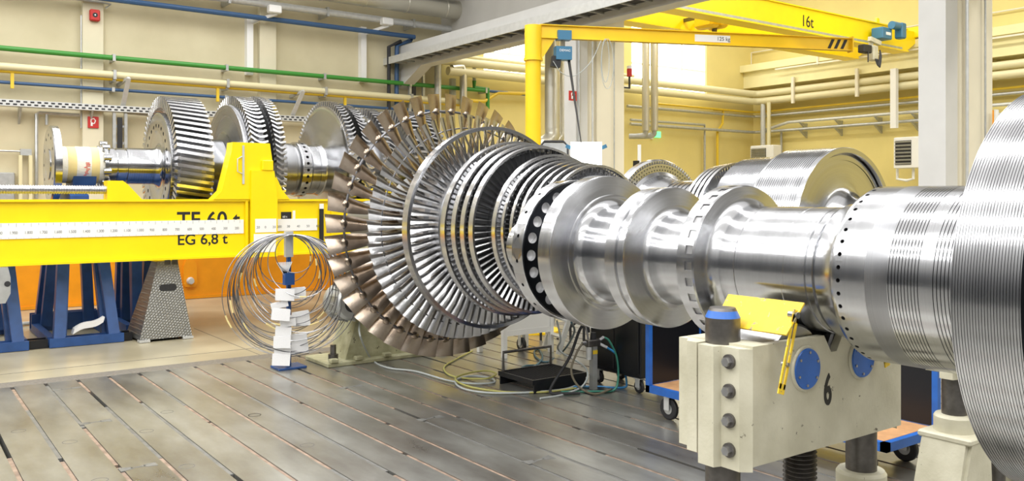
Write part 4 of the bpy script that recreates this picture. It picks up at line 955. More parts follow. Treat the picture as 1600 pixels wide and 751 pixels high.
# compressed air post
ap = at(927, 608, Z=0.01)
air = thing('air_supply_post', 'grey steel post with pressure regulator and couplings feeding hoses', 'post', (ap.x, ap.y, 0))
B('black').box(ap.x-.16, ap.x+.16, ap.y-.16, ap.y+.16, 0, .012).build('foot_plate', air)
B('galv').box(ap.x-.03, ap.x+.03, ap.y-.03, ap.y+.03, .012, .47).build('column', air)
B('pipeyellow').box(ap.x-.031, ap.x+.031, ap.y-.0325, ap.y-.028, .38, .42).build('sticker', air, label='small yellow sticker')
rg = B('oilsteel').box(ap.x-.10, ap.x+.07, ap.y-.045, ap.y+.035, .46, .53, .01); rg.use('rubber').lathe([(.53, 0), (.53, .035), (.60, .03), (.60, 0)], (ap.x+.0, ap.y), 'Z', 16); rg.build('regulator', air)
rg = B('galvlt').lathe([(.33, 0), (.33, .028), (.46, .032), (.46, 0)], (ap.x-.07, ap.y-.01), 'Z', 16); rg.build('filter_bowl', air)
rg = B('rod').cyl((ap.x+.07, ap.y, .50), (ap.x+.13, ap.y-.02, .54), .02, 10); rg.cyl((ap.x+.07, ap.y-.01, .48), (ap.x+.13, ap.y-.07, .44), .015, 10); rg.cyl((ap.x-.1, ap.y, .5), (ap.x-.15, ap.y, .5), .02, 10); rg.build('coupling', air)
A_ = Vector((ap.x, ap.y, 0))
def hose(name, pts, r, m, lab): return single(name, B(m).tube(smoothpath(pts, 8), r, 10), lab, 'hose')
hose('air_hose', [A_+Vector((.13, -.02, .54)), A_+Vector((.17, -.06, .50)), A_+Vector((.22, -.12, .33)), A_+Vector((.20, -.16, .12)), A_+Vector((.10, -.20, .025)), A_+Vector((-.05, -.12, .018)), A_+Vector((-.35, .1, .012))], .011, 'greenhose', 'green air hose arching down right of the air post')
hose('air_hose', [A_+Vector((.13, -.07, .44)), A_+Vector((.22, -.10, .37)), A_+Vector((.31, -.12, .22)), A_+Vector((.34, -.14, .06)), A_+Vector((.30, -.12, .012)), A_+Vector((.1, .08, .012)), A_+Vector((-.1, .2, .012))], .011, 'bluehose', 'bright blue air hose outermost right of the air post')
hose('air_hose', [A_+Vector((-.15, 0, .5)), A_+Vector((-.24, -.02, .42)), A_+Vector((-.34, -.05, .25)), A_+Vector((-.30, -.12, .10)), A_+Vector((-.16, -.2, .02)), A_+Vector((.05, -.2, .04)), A_+Vector((.12, -.12, .012))], .011, 'brownhose', 'brown air hose looping down left of the air post')
hose('air_hose', [A_+Vector((-.04, .02, .60)), A_+Vector((-.05, .05, .70)), A_+Vector((-.10, .10, .62)), A_+Vector((-.22, .12, .35)), A_+Vector((-.42, .14, .10)), A_+Vector((-.48, .10, .02)), A_+Vector((-.40, 0, .02)), A_+Vector((-.25, -.08, .02))], .015, 'rubber', 'thick black hose running from the air post to the floor')
hose('air_hose', [at(870, 500, Z=.75), at(876, 530, Z=.55), A_+Vector((-.05, .5, .35)), A_+Vector((-.02, .1, .22)), A_+Vector((-.15, -.02, .08)), A_+Vector((-.4, .0, .012)), A_+Vector((-.7, .0, .012))], .010, 'greyhose', 'grey hose hanging behind the air post')
Z = .014
def fp(x_, y_, z=Z): return at(x_, y_, Z=z)
hose('floor_hose', [fp(561, 500, .5), at(563, 525, Y=9.3), fp(580, 560, .03), fp(605, 574), fp(650, 580), fp(700, 594), fp(740, 599), fp(772, 597), fp(765, 590), fp(735, 587), fp(712, 594), fp(722, 606), fp(760, 613), fp(820, 613), fp(880, 608), fp(905, 600)], .011, 'greyhose', 'grey hose trailing from the olive pedestal into a loop on the bed plate')
hose('floor_hose', [fp(738, 548), fp(710, 562), fp(694, 573), fp(700, 584), fp(722, 590), fp(760, 591, .03), fp(775, 583, .03), fp(755, 579, .03), fp(722, 585, .03), fp(712, 593, .03), fp(735, 604, .03), fp(790, 612), fp(850, 612), fp(900, 606)], .010, 'yellowhose', 'yellow hose coiled once on the bed plate under the bladed rotor')
hose('floor_hose', [at(893, 503, Z=.7), at(897, 520, Z=.5), fp(880, 548), fp(855, 565), fp(838, 558), fp(835, 548), fp(843, 547), fp(847, 560), fp(833, 573), fp(815, 577), fp(822, 571), fp(850, 572), fp(866, 585), fp(880, 598), fp(920, 606)], .012, 'tealhose', 'dark teal hose curling on the floor in front of the white table')

# ================================================================== JIB CRANE
pj = at(833, 200, X=7.87); JX, JY = 7.87, pj.y
jib = thing('jib_crane', 'yellow column jib crane with long arm reaching right, marked 125 kg', 'crane', (JX, JY, 0))
R_ = 12.3/FPX*(JX*FW[0]+JY*FW[1])
zf = at(833, 92, X=JX).z
b = B('yellow').cyl((JX, JY, .02), (JX, JY, zf), R_*1.0, 40); b.cyl((JX, JY, zf-.03), (JX, JY, zf+.01), R_*1.22, 40); b.cyl((JX, JY, 0), (JX, JY, .03), .4, 32); b.build('column', jib)
zt = at(833, 40, X=JX).z
b = B('yellow').cyl((JX, JY, zf), (JX, JY, zt), R_*1.08, 40); b.build('head', jib)
az = 4.585; ah = .205; tip = at(1329, 70, Z=az-ah/2); jd = Vector((tip.x-JX, tip.y-JY, 0)); jl = jd.length; jd.normalize(); js = Vector((jd.y, -jd.x, 0))
A0 = Vector((JX, JY, az-ah/2))
def aj(s, z=0, side=0): return A0+jd*s+Vector((0, 0, z))+js*side
b = B('yellow').obox(aj(R_*.8), aj(jl), .03, ah); b.obox(aj(R_*.8, ah/2-.006), aj(jl, ah/2-.006), .11, .012); b.obox(aj(R_*.8, -ah/2+.006), aj(jl, -ah/2+.006), .11, .012)
b.obox(aj(jl-.01), aj(jl+.012), .15, ah+.04); b.build('arm', jib)
b = B('yellow'); g = [aj(R_*.5, -ah/2), aj(R_+.22, -ah/2), aj(R_+.05, -ah/2-.26), aj(R_*.5, -ah/2-.36)]
b.add([p+js*.02 for p in g]+[p-js*.02 for p in g], [(0, 1, 2, 3), (7, 6, 5, 4), (0, 4, 5, 1), (1, 5, 6, 2), (2, 6, 7, 3), (3, 7, 4, 0)]); b.build('gusset', jib)
def jpx(px):   # distance along the arm for an image column
    dx, dy, _ = ray(px, 100); # intersect with arm line in plan
    den = jd.x*dy-jd.y*dx; return -(JX*dy-JY*dx)/den
sd = js if (js.x*JX+js.y*JY) < 0 else -js    # side that faces the camera
ang = atan2(jd.y, jd.x)
s0, s1 = jpx(1085), jpx(1140); off = Vector((sd.x, sd.y, 0))*.018
b = B('white').obox(aj((s0+s1)/2-(s1-s0)/2, 0)+off, aj(s1, 0)+off, .006, .11); pl_ = b.build('load_plate', jib)
o = text('125 kg', .085, aj(jpx(1119), -.028)+Vector((sd.x, sd.y, 0))*.022, 'ink', jib, 'load_lettering', facing=float(ang), depth=.001)
b = B('ink')
for k in range(3):
    sa = jpx(1292+10*k); qs = [aj(sa, -.075), aj(sa+.055, -.075), aj(sa+.13, .075), aj(sa+.075, .075)]; o1, o2 = Vector((sd.x, sd.y, 0))*.016, Vector((sd.x, sd.y, 0))*.020
    b.add([p+o1 for p in qs]+[p+o2 for p in qs], [(0, 1, 2, 3), (7, 6, 5, 4), (0, 4, 5, 1), (1, 5, 6, 2), (2, 6, 7, 3), (3, 7, 4, 0)])
b.build('warning_stripes', jib)
# the little chain hoist on the arm
hs = jpx(880); hp = aj(hs, 0, 0)
ho = thing('chain_hoist', 'small blue electric chain hoist hanging near the jib column', 'hoist', tuple(hp-Vector((0, 0, .5))))
def ob2(m, s0, s1, z0_, z1_, w): return B(m).obox(aj(s0, (z0_+z1_)/2), aj(s1, (z0_+z1_)/2), w, z1_-z0_)
ob2('bluemotor', jpx(870), jpx(891), -.12, .02, .16).build('trolley', ho)
B('rod').obox(aj(hs, -.22), aj(hs, -.10), .04, .04, (1, 0, 0)).build('hook', ho)
bd = ob2('bluemotor', jpx(867), jpx(891.5), -.42, -.22, .16); bd.build('hoist_body', ho)
text('DEMAG', .05, aj(jpx(872), -.30)+Vector((sd.x, sd.y, 0))*.082, 'white', ho, 'lettering', facing=float(ang), depth=.001)
g = [aj(jpx(861), -.52), aj(jpx(874), -.54), aj(jpx(876), -.38), aj(jpx(863), -.36)]
b = B('rubber'); b.add([p+js*.06 for p in g]+[p-js*.06 for p in g], [(0, 1, 2, 3), (7, 6, 5, 4), (0, 4, 5, 1), (1, 5, 6, 2), (2, 6, 7, 3), (3, 7, 4, 0)]); b.build('chain_bag', ho)
sa, sb = aj(jpx(889), -.42), at(908, 222, X=7.6)
b = B('rubber').add([], []); b = B('rubber').tube([sa, sa*.5+sb*.5+Vector((0, 0, -.02)), sb], [.022, .016, .008], 6); single('lifting_strap', b, 'black strap hanging diagonally from the blue chain hoist', 'strap')
b = B('greyhose'); 
pts = [aj(jpx(862), -.45, .08), aj(jpx(875), -.62, .08), aj(jpx(895), -.66, .08), aj(jpx(920), -.45, .08), aj(jpx(938), -.1, .05)]
b.tube(smoothpath(pts), .006, 6)
for k in range(2):
    s_ = jpx(944+3*k); b.tube([aj(s_+.10*sin(a)*(.6+.4*k), -.08-.33*(1-cos(a))*(1+.15*k), .06) for a in [2*pi*i/24 for i in range(24)]], .005, 6, closed=True)
b.build('control_cable', jib, label='thin grey control cable in hanging loops')

# ================================================================== OVERHEAD CRANE 16 t
ok = thing('overhead_crane', 'yellow double-girder bridge crane marked 16t in the hall behind', 'crane', (18, 13.4, 6))
GY, GX = 13.7, 24.4
for (yg, nm) in ((GY, 'girder'), (15.3, 'girder')):
    b = B('yellow2').box(12.7, GX, yg, yg+.36, 6.31, 6.92); b.box(12.7, GX, yg-.06, yg+.42, 6.27, 6.31); b.box(12.7, GX, yg-.04, yg+.40, 6.92, 6.95)
    b.prism([(GX, 6.31), (GX+.5, 6.60), (GX+.5, 6.92), (GX, 6.92)], yg, yg+.36, 'Y'); g_ = b.build(nm, ok)
    if yg == GY: B('galv').box(12.7, GX-.3, yg-.03, yg-.005, 6.31, 6.38).build('cable_duct', ok)
p = at(1252, 40, Y=GY-.005); text('16t', .42, (p.x, GY-.004, p.z), 'ink', ok, 'lettering', sx=.95, depth=.002, bold=.002)
XE = XF-.65
b = B('yellow2').box(XE-.16, XE+.16, 13.2, 16.2, 6.74, 7.06, .02); b.build('end_carriage', ok)
b = B('rubber').lathe([(XE-.10, 0), (XE-.10, .14), (XE+.10, .14), (XE+.10, 0)], (13.1, 6.84), 'X', 20); b.build('travel_wheel', ok)
p = at(1379, 53, Y=13.4); b = B('bluemotor').box(p.x-.24, p.x+.24, 13.25, 13.6, p.z-.16, p.z+.16, .02); b.build('control_box', ok, label='blue control box')
B('white').box(p.x-.08, p.x+.16, 13.243, 13.25, p.z-.05, p.z+.03).build('control_label', ok)
p = at(1404, 48, Y=13.2); b = B('bluemotor').cyl((p.x-.36, 13.2, p.z+.12), (p.x+.1, 13.2, p.z+.12), .11, 20); b.build('travel_motor', ok, label='blue travel motor')
B('bluemotor').box(p.x-.02, p.x+.22, 13.08, 13.32, p.z-.22, p.z+.22, .03).build('gearbox', ok, label='blue gearbox')
p = at(1371, 34, Y=13.9); B('yellow2').prism([(p.x-.12, p.z-.25), (p.x+.16, p.z-.25), (p.x+.10, p.z+.1), (p.x, p.z+.12)], 13.9, 13.96, 'Y').build('lifting_eye', ok)
p = at(1113, 38, Y=14.6); cr = thing('crab_hoist', 'orange crab hoist slung between the two girders of the 16t crane', 'hoist', (p.x, 14.6, p.z-.3))
B('yellow').box(p.x-.38, p.x-.03, 14.3, 14.9, p.z-.13, p.z+.20, .06).build('motor_housing', cr); B('yellow').box(p.x+.06, p.x+.30, 14.3, 14.9, p.z-.10, p.z+.16, .06).build('gear_housing', cr)
B('oilsteel').box(p.x-.30, p.x-.22, 14.02, 15.34, p.z+.14, p.z+.22).build('cross_beam', cr); B('oilsteel').box(p.x+.16, p.x+.24, 14.02, 15.34, p.z+.12, p.z+.20).build('cross_beam', cr)
B('oilsteel').cyl((p.x-.03, 14.6, p.z+.03), (p.x+.06, 14.6, p.z+.03), .13, 20).build('drum', cr); B('oilsteel').box(p.x-.02, p.x+.06, 14.5, 14.6, p.z-.28, p.z-.08).build('hook_block', cr)
p = at(1364, 84, Y=13.3); q = thing('festoon_gear', 'grimy cream festoon junction dangling under the end of the 16t crane', 'junction', (p.x, 13.3, p.z-.4))
B('cream').box(p.x-.12, p.x+.12, 13.2, 13.4, p.z-.20, p.z+.22, .03).build('junction_box', q)
B('rubber').box(p.x-.58, p.x-.20, 13.2, 13.4, p.z-.02, p.z+.20, .02).build('trailing_box', q)
for k in range(3): B('rubber').tube(smoothpath([(p.x-.06+.06*k, 13.2, p.z-.15), (p.x+.04*k, 13.15, p.z-.34-.02*k), (p.x+.16+.04*k, 13.2, p.z-.08), (p.x+.26, 13.25, p.z+.12)]), .018, 6).build('looped_cable', q)
B('rubber').tube([(p.x-.40, 13.2, p.z+.02), (p.x-.40, 13.2, p.z-.28)], .018, 6).build('cable_tail', q)
B('galvlt').obox((p.x-.1, 13.3, p.z+.42), (p.x-.1, 13.3, p.z+.18), .09, .09, (1, 0, 0)).build('hanger_arm', q)
B('cream').obox((p.x-.25, 13.25, p.z+.38), (p.x+.25, 13.25, p.z+.30), .1, .12).build('hanger_arm', q)

# ================================================================== PIPES AND TRAYS
def wp(px, py, d=.3): return at(px, py, Y=YW-d)
def xpipe(name, ref, x0, x1, r, m, lab, d=.3, cat='pipe', clips=None, group=None):
    """pipe along the back wall, its height read at one image point"""
    z = wp(*ref, d).z; b = B(m).cyl((x0, YW-d, z), (x1, YW-d, z), r, 16)
    o = thing(name, lab, cat, ((x0+x1)/2, YW-d, z), group); b.build('run', o)
    for k in range(int((x1-x0)/2.4)+1):
        xx = x0+.8+2.4*k
        if xx < x1: B('galv').box(xx-.03, xx+.03, YW-d-r*1.25, YW, z-r*1.3, z+r*1.3).build('wall_clip', o)
    return z
def XB(px): return wp(px, 100).x
xpipe('wall_pipe', (400, 110), -4, XB(762), .055, 'green', 'green pipe running the whole length of the back wall')
zc = xpipe('wall_pipe', (300, 126.5), -4, XB(722), .075, 'pipecream', 'thick cream pipe above the thin blue one on the back wall', .35)
xpipe('wall_pipe', (300, 132), -4, XB(725), .05, 'pipeyellow', 'yellow pipe hugging the underside of the thick cream pipe', .30)
xpipe('wall_pipe', (250, 145), -4, XB(700), .035, 'pipeblue', 'thin blue pipe below the cream pipe on the back wall', .25)
xpipe('wall_pipe', (560, 26), -4, XB(708), .085, 'galvlt', 'thick pale grey pipe high on the back wall under the round duct', .45)
z = wp(400, 27, .4).z; b = B('pipeblue').tube([(-4, YW-.4, z), (XB(645), YW-.4, z), (XB(645), YW-.2, z-.05), (XB(623), YW-.2, z-.25), (XB(622), YW-.2, 3.2)], .06, 12)
single('wall_pipe', b, 'blue pipe high on the back wall that turns down before the opening', 'pipe')
b = B('rubber').tube([(XB(628), YW-.25, z-.12), (XB(609), YW-.25, z-.3), (XB(609), YW-.25, 3.0)], .05, 10); single('wall_pipe', b, 'dark vertical pipe left of the down-turned blue pipe', 'pipe')
for px, l in ((19, 'leftmost yellow drop hanger under the cream pipe'), (340, 'yellow drop hanger behind the second toothed wheel'), (539, 'rightmost yellow drop hanger under the cream pipe')):
    p = wp(px, 140, .3); single('pipe_hanger', B('pipeyellow').box(p.x-.03, p.x+.03, YW-.33, YW-.27, zc-.42, zc-.08), l, 'hanger')
# elbow of the grey pipe
p = wp(713, 44, .45); b = B('red').cyl((p.x-.12, p.y, p.z), (p.x+.12, p.y, p.z), .10, 16); b.use('galvlt').tube(smoothpath([(p.x+.12, p.y, p.z), (p.x+.35, p.y-.05, p.z+.02), (p.x+.5, p.y-.1, p.z+.3), (p.x+.55, p.y-.1, p.z+.62), (p.x+.85, p.y-.1, p.z+.66)]), .085, 12)
single('pipe_elbow', b, 'grey pipe elbow with a red collar in the upper corner', 'pipe')
# round ventilation duct
zd = wp(700, 14, .8).z; dct = thing('ventilation_duct', 'large round metal duct along the top of the back wall', 'duct', (6, YW-.8, zd))
pr = [(-4, .25)]; xx = -3.0
while xx < XB(716): pr += [(xx-.02, .25), (xx-.01, .262), (xx+.01, .262), (xx+.02, .25)]; xx += 1.15
B('duct').lathe(pr+[(XB(720)-.05, .25), (XB(720), .2), (XB(720), 0)], (YW-.8, zd), 'X', 40).build('duct_run', dct)
B('oilsteel').box(7.5, XB(725), YW-1.3, YW-.9, zd+.42, zd+.62).build('flat_duct', dct)
# perforated cable tray
ty = .35; z = wp(200, 170.5, ty).z; tr_ = thing('cable_tray', 'perforated galvanised cable tray along the back wall behind the raised rotor', 'cable tray', (3, YW-ty, z))
b = B('galvlt'); b.box(-4, XB(620), YW-ty-.01, YW-ty, z-.065, z+.065); b.box(-4, XB(620), YW-ty, YW-.1, z-.065, z-.055)
b.build('side_rail', tr_)
b = B('hole'); xx = -2.0
while xx < XB(600):
    b.box(xx, xx+.07, YW-ty-.012, YW-ty-.008, z-.045, z-.012); b.box(xx+.055, xx+.125, YW-ty-.012, YW-ty-.008, z+.012, z+.045); xx += .125
b.build('perforation', tr_)
b = B('galv')
for px in (33, 145, 250): p = wp(px, 170, ty); b.prism([(YW, z-.07), (YW-ty, z-.07), (YW, z-.40)], p.x-.02, p.x+.02, 'X')
b.build('bracket', tr_)
# struts up to the cream pipe
for (a_, b_, l) in (((201, 122), (192, 166), 'galvanised strut beside the left pillar'), ((474, 142), (457, 180), 'galvanised strut above the big conical wheel')):
    p, q = wp(a_[0], a_[1], .55), wp(b_[0], b_[1], .25); b = B('galvlt').obox(p, q, .09, .05, (0, 1, 0)); b.obox(p, (p.x-.1, YW, p.z-.1), .06, .06); single('wall_strut', b, l, 'strut')
# cable ladders
def ladder(px0, px1, z0_, z1_, lab, d=.25):
    xa, xb = wp(px0, 100, d).x, wp(px1, 100, d).x; t = thing('cable_ladder', lab, 'cable ladder', ((xa+xb)/2, YW-d, z0_))
    for xx in (xa, xb): B('galv').box(xx-.03, xx+.03, YW-d-.05, YW-d+.03, z0_, z1_).build('stile', t)
    zz = z0_+.2
    while zz < z1_: B('galv').box(xa, xb, YW-d-.02, YW-d+.01, zz-.025, zz+.025).build('rung', t); zz += .36
    B('rubber').box(xa+.06, xa+.16, YW-d-.06, YW-d-.02, z0_, z1_-.1).build('cable_bundle', t)
ladder(178, 196, 2.6, wp(187, 176).z, 'vertical cable ladder beside the left pillar')
ladder(640, 661, 3.3, wp(650, 98).z, 'vertical cable ladder under the grey lintel')
# conduits and the gallows shaped bracket at left
b = B('galv').tube([wp(57, 310, .12), wp(57, 178, .12), wp(62, 176, .12), wp(124, 180, .12)], .035, 8); b.tube([wp(73, 195, .12), wp(73, 176, .12)], .03, 8); single('conduit', b, 'thin grey conduit bent over behind the end flange', 'conduit')
b = B('galv').tube([wp(127, 200, .1), wp(127, 24, .1), wp(138, 24, .12)], .02, 8); single('conduit', b, 'thin conduit running up to the red alarm on the left pillar', 'conduit')
b = B('galv').tube([wp(196, 230, .12), wp(196, 177, .12), wp(238, 180, .12)], .03, 8); single('conduit', b, 'thin grey conduit between the cable ladder and toothed wheel', 'conduit')
p = wp(148, 24, .22); al = thing('fire_alarm', 'red square fire alarm sounder high on the left pillar', 'alarm', (p.x, p.y, p.z)); B('red').box(p.x-.10, p.x+.10, YW-.27, YW-.16, p.z-.12, p.z+.12, .02).build('housing', al); B('hole').cyl((p.x, YW-.275, p.z), (p.x, YW-.26, p.z), .05, 16).build('grille', al); B('white').cyl((p.x, YW-.28, p.z), (p.x, YW-.27, p.z), .015, 10).build('lamp', al)
b = B('galv').tube([wp(105, -3, .19), wp(160, 4, .19), wp(173, 7, .2), wp(165, 13, .15)], .025, 8); single('conduit', b, 'thin conduit crossing the left pillar at the top edge', 'conduit')
def fire_sign(p, w, h, lab, facing='-Y'):
    t = thing('fire_extinguisher_sign', lab, 'sign', tuple(p)); B('red').box(p.x-w/2, p.x+w/2, p.y-.02, p.y, p.z-h/2, p.z+h/2).build('plate', t)
    y_ = p.y-.022
    b = B('white').tube([(p.x-.22*w, y_, p.z+.0*h), (p.x-.2*w, y_, p.z+.25*h), (p.x+.05*w, y_, p.z+.33*h), (p.x+.2*w, y_, p.z+.15*h), (p.x+.1*w, y_, p.z-.1*h), (p.x-.12*w, y_, p.z-.15*h), (p.x-.12*w, y_, p.z-.33*h)], .03*w/.2*.4, 6)
    b.box(p.x-.24*w, p.x-.05*w, y_-.004, y_, p.z-.34*h, p.z-.02*h); b.build('pictogram', t)
fire_sign(at(145.5, 191, Y=YW-.17), .21, .24, 'red sign with white extinguisher symbol on the left pillar')
p = at(887, 149, Y=12.94); fire_sign(Vector((p.x+.12, 12.94, p.z)), .19, .19, 'red sign with white hose symbol on the central column')
# camera arms on plates
for (px, py, l) in ((432, 16, 'cream wall camera on an arm at the second pillar'), (607, 35, 'cream wall camera on an arm right of the second pillar')):
    p = wp(px, py, .6); t = thing('wall_camera', l, 'camera', tuple(p)); B('white').box(p.x-.2, p.x+.1, p.y-.1, p.y+.1, p.z-.08, p.z+.10, .02).build('housing', t)
    B('white').obox(p+Vector((.0, 0, -.08)), (p.x-.45, YW-.1, p.z-.28), .07, .07).build('arm', t); B('white').box(p.x-.55, p.x-.40, YW-.17, YW-.0, p.z-1.5, p.z-.1).build('back_plate', t)
# clear tube and grey panel at the lower left
p = wp(39, 280, .2); b = B('pipecream').box(p.x-.12, p.x-.06, YW-.3, YW-.2, 1.8, 2.85); b.box(p.x+.06, p.x+.12, YW-.3, YW-.2, 1.8, 2.85); b.use('galv').tube([(p.x-3, YW-.15, 2.93), (p.x+.1, YW-.15, 2.93)], .02, 6); b.box(p.x-.08, p.x+.12, YW-.2, YW-.1, 2.85, 2.98); single('wall_rack', b, 'upright slim frame on the wall left of the end flange', 'rack')
p = wp(4, 290, .1); single('wall_panel', B('galv').box(p.x-.7, p.x+.22, YW-.14, YW, 1.2, 2.5, .02), 'grey panel at the left edge of the back wall', 'panel')
# vertical pipes by the opening
zl = wp(681, 95).z; b = B('galvlt').cyl((wp(681, 100).x, YW-.4, 2.5), (wp(681, 100).x, YW-.4, zl), .09, 16); single('wall_pipe', b, 'pale vertical pipe just right of the cable ladder under the lintel', 'pipe')
b = B('duct').tube([wp(706, 106, .5), wp(714, 105, .5), wp(722, 104, .5), wp(724, 112, .5), wp(724, 170, .5)], .10, 14); single('wall_pipe', b, 'silver pipe bent downward behind the upper blade tips', 'pipe')
b = B('galvlt').box(wp(708, 120).x, wp(715, 120).x, YW-.22, YW-.1, wp(712, 160).z, wp(712, 122).z); single('wall_box', b, 'flat pale box beside the bent silver pipe', 'box')

# hall 2, back wall pipes
def x2pipe(ref, px0, px1, r, m, lab, d=.35, name='wall_pipe'):
    z = wp(*ref, d).z; single(name, B(m).cyl((wp(px0, 100, d).x, YW-d, z), (wp(px1, 100, d).x, YW-d, z), r, 16), lab, 'pipe'); return z
xc_ = XF-.45
def corner_pipe(ref, ref2, px0, r, m, lab, d=.45):
    """pipe along the annex back wall, round the corner and on along the right wall"""
    z = wp(*ref, d).z; b = B(m).tube([(wp(px0, 100, d).x, YW-d, z), (XF-d-.3, YW-d, z), (XF-d-.08, YW-d-.08, z), (XF-d, YW-d-.3, z), (XF-d, 1.0, z)], r, 14); single('wall_pipe', b, lab, 'pipe'); return z
zA = corner_pipe((1100, 138.5), None, 690, .115, 'pipecream', 'upper thick cream pipe passing round the far corner of the yellow hall', .5)
zB = corner_pipe((1100, 151), None, 700, .12, 'pipecream', 'lower thick cream pipe passing round the far corner of the yellow hall', .5)
corner_pipe((1160, 174), None, 1020, .035, 'pipeyellow', 'thin yellow gas pipe round the far corner of the yellow hall', .25)
corner_pipe((1160, 181), None, 980, .045, 'galv', 'thin grey pipe under the yellow gas pipe in the far corner', .2)
zR = corner_pipe((1180, 207), None, 985, .05, 'galv', 'grey cable rail lowest on the yellow hall walls', .3)
x2pipe((800, 120), 715, 840, .06, 'pipecream', 'thinner cream pipe between column and bent pipe in the yellow hall', .3)
x2pipe((800, 97), 712, 990, .05, 'pipecream', 'thin cream pipe in front of the small window', .4)
z2 = at(1230, 191, X=XF-.3).z; b = B('galvlt').tube([(XF-.3, at(1190, 205, X=XF-.3).y, zR+.03), (XF-.3, at(1232, 191, X=XF-.3).y, z2), (XF-.3, 1, z2)], .05, 10); single('cable_rail', b, 'grey cable rail rising from the corner on the right wall', 'rail')
b = B('galv')
for px in (1255, 1310, 1372, 1430):
    for zz in (z2, zR): y_ = at(px, 180, X=XF-.2).y; b.prism([(XF, zz-.06), (XF-.4, zz-.06), (XF, zz-.30)], y_-.03, y_+.03, 'Y')
single('rail_brackets', b, 'triangular brackets under the cable rails on the right wall', 'bracket')
for (px, l) in ((1243, 'left cream pipe hanger on the right wall'), (1343, 'right cream pipe hanger on the right wall')):
    y_ = at(px, 140, X=XF-.5).y; single('pipe_hanger', B('columncream').box(XF-.68, XF-.60, y_-.05, y_+.05, zB-.2, zA+.42), l, 'hanger')
y_ = at(1398, 150, X=XF-.7).y; b = B('white').box(XF-.8, XF-.65, y_-.09, y_+.09, 4.1, zA+.25); single('vertical_channel', b, 'white vertical channel above the right fan heater', 'channel')
y_ = at(1214, 200, X=XF-.3).y; b = B('pipecream').cyl((XF-.75, y_, 2.2), (XF-.75, y_, zB-.1), .07, 12); single('wall_pipe', b, 'cream riser pipe left on the right wall', 'pipe')
p = wp(1177, 180, .3); b = B('galvlt').cyl((p.x-.1, YW-.8, 2.4), (p.x-.1, YW-.8, zB-.1), .09, 12); single('wall_pipe', b, 'pale riser pipe in the far corner of the yellow hall', 'pipe')
b = B('galv').cyl((XF-.15, at(1225, 220, X=XF).y, 1.5), (XF-.15, at(1225, 220, X=XF).y, zR), .04, 8); single('conduit', b, 'dark thin conduit beside the cream riser', 'conduit')
# twin vertical pipes
for (px, l) in ((1009, 'left of two tall shiny vertical pipes before the big window'), (1022.5, 'right of two tall shiny vertical pipes before the big window')):
    p = at(px, 150, Y=18.7); t = thing('riser_pipe', l, 'pipe', (p.x, 18.7, 4)); zb = at(px, 204, Y=18.7).z; B('duct').cyl((p.x, 18.7, zb), (p.x, 18.7, 9), .115, 20).build('pipe_run', t); B('galv').tube(smoothpath([(p.x, 18.7, zb+.05), (p.x, 18.75, zb-.12), (p.x-.15, 18.9, zb-.16), (p.x-.3, 19.1, zb-.16)]), .085, 10).build('elbow', t)
# yellow riser, grey conduit
p = wp(1130, 175, .2); z_ = wp(1130, 172, .2).z; b = B('pipeyellow').tube([(wp(1115, 170, .2).x, YW-.2, z_), (p.x, YW-.2, z_), wp(1129, 193, .2), wp(1121, 205, .2), (wp(1121, 205, .2).x, YW-.2, 1.0)], .045, 8); single('wall_pipe', b, 'thin yellow pipe dropping with a kink on the yellow hall wall', 'pipe')
b = B('galv').tube([wp(985, 187, .2), wp(1101, 195, .2), wp(1101, 215, .2), (wp(1101, 215, .2).x, YW-.2, 1.0)], .04, 8); single('conduit', b, 'grey conduit dropping left of the kinked yellow pipe', 'conduit')
# exit sign lamp, red beacon, white tube, doorway
p = wp(1025, 211, .0); t = thing('exit_sign', 'glowing green exit sign under the twin riser pipes', 'sign', tuple(p)); B('greenglow').box(p.x-.18, p.x+.18, p.y-.05, p.y, p.z-.08, p.z+.12).build('panel', t); B('white').box(p.x-.3, p.x-.18, p.y-.06, p.y+.05, p.z-.14, p.z+.10).build('housing', t)
p = at(983.5, 112, Y=13.10); t = thing('warning_beacon', 'small red beacon beside the central column', 'beacon', tuple(p)); B('red').cyl(p-Vector((0, 0, .10)), p+Vector((0, 0, .06)), .055, 12).build('lens', t); B('white').cyl(p+Vector((0, 0, .06)), p+Vector((0, 0, .12)), .055, 12).build('cap', t); B('rubber').obox(p-Vector((0, 0, .35)), p-Vector((0, 0, .1)), .03, .03, (1, 0, 0)).build('stem', t); B('rubber').obox(p-Vector((0.2, 0, .34)), p-Vector((0, 0, .34)), .03, .03).build('bracket', t)
p = at(999, 240, Y=12.0); t = thing('marker_tube', 'slim white upright tube standing behind the drilled disc', 'tube', (p.x, 12, 0)); B('white').cyl((p.x, 12, 0), (p.x, 12, at(999, 226, Y=12).z), .035, 12).build('tube', t); B('black').box(p.x-.12, p.x-.05, 11.95, 12.05, 0, at(995, 251, Y=12).z).build('dark_post', t)
p0_, p1_ = wp(1075, 268, .02), wp(1089, 268, .02); struct('door_1', B('wall_yellowlit').box(p0_.x-.25, p1_.x+.1, YW-.06, YW, 0, p0_.z))
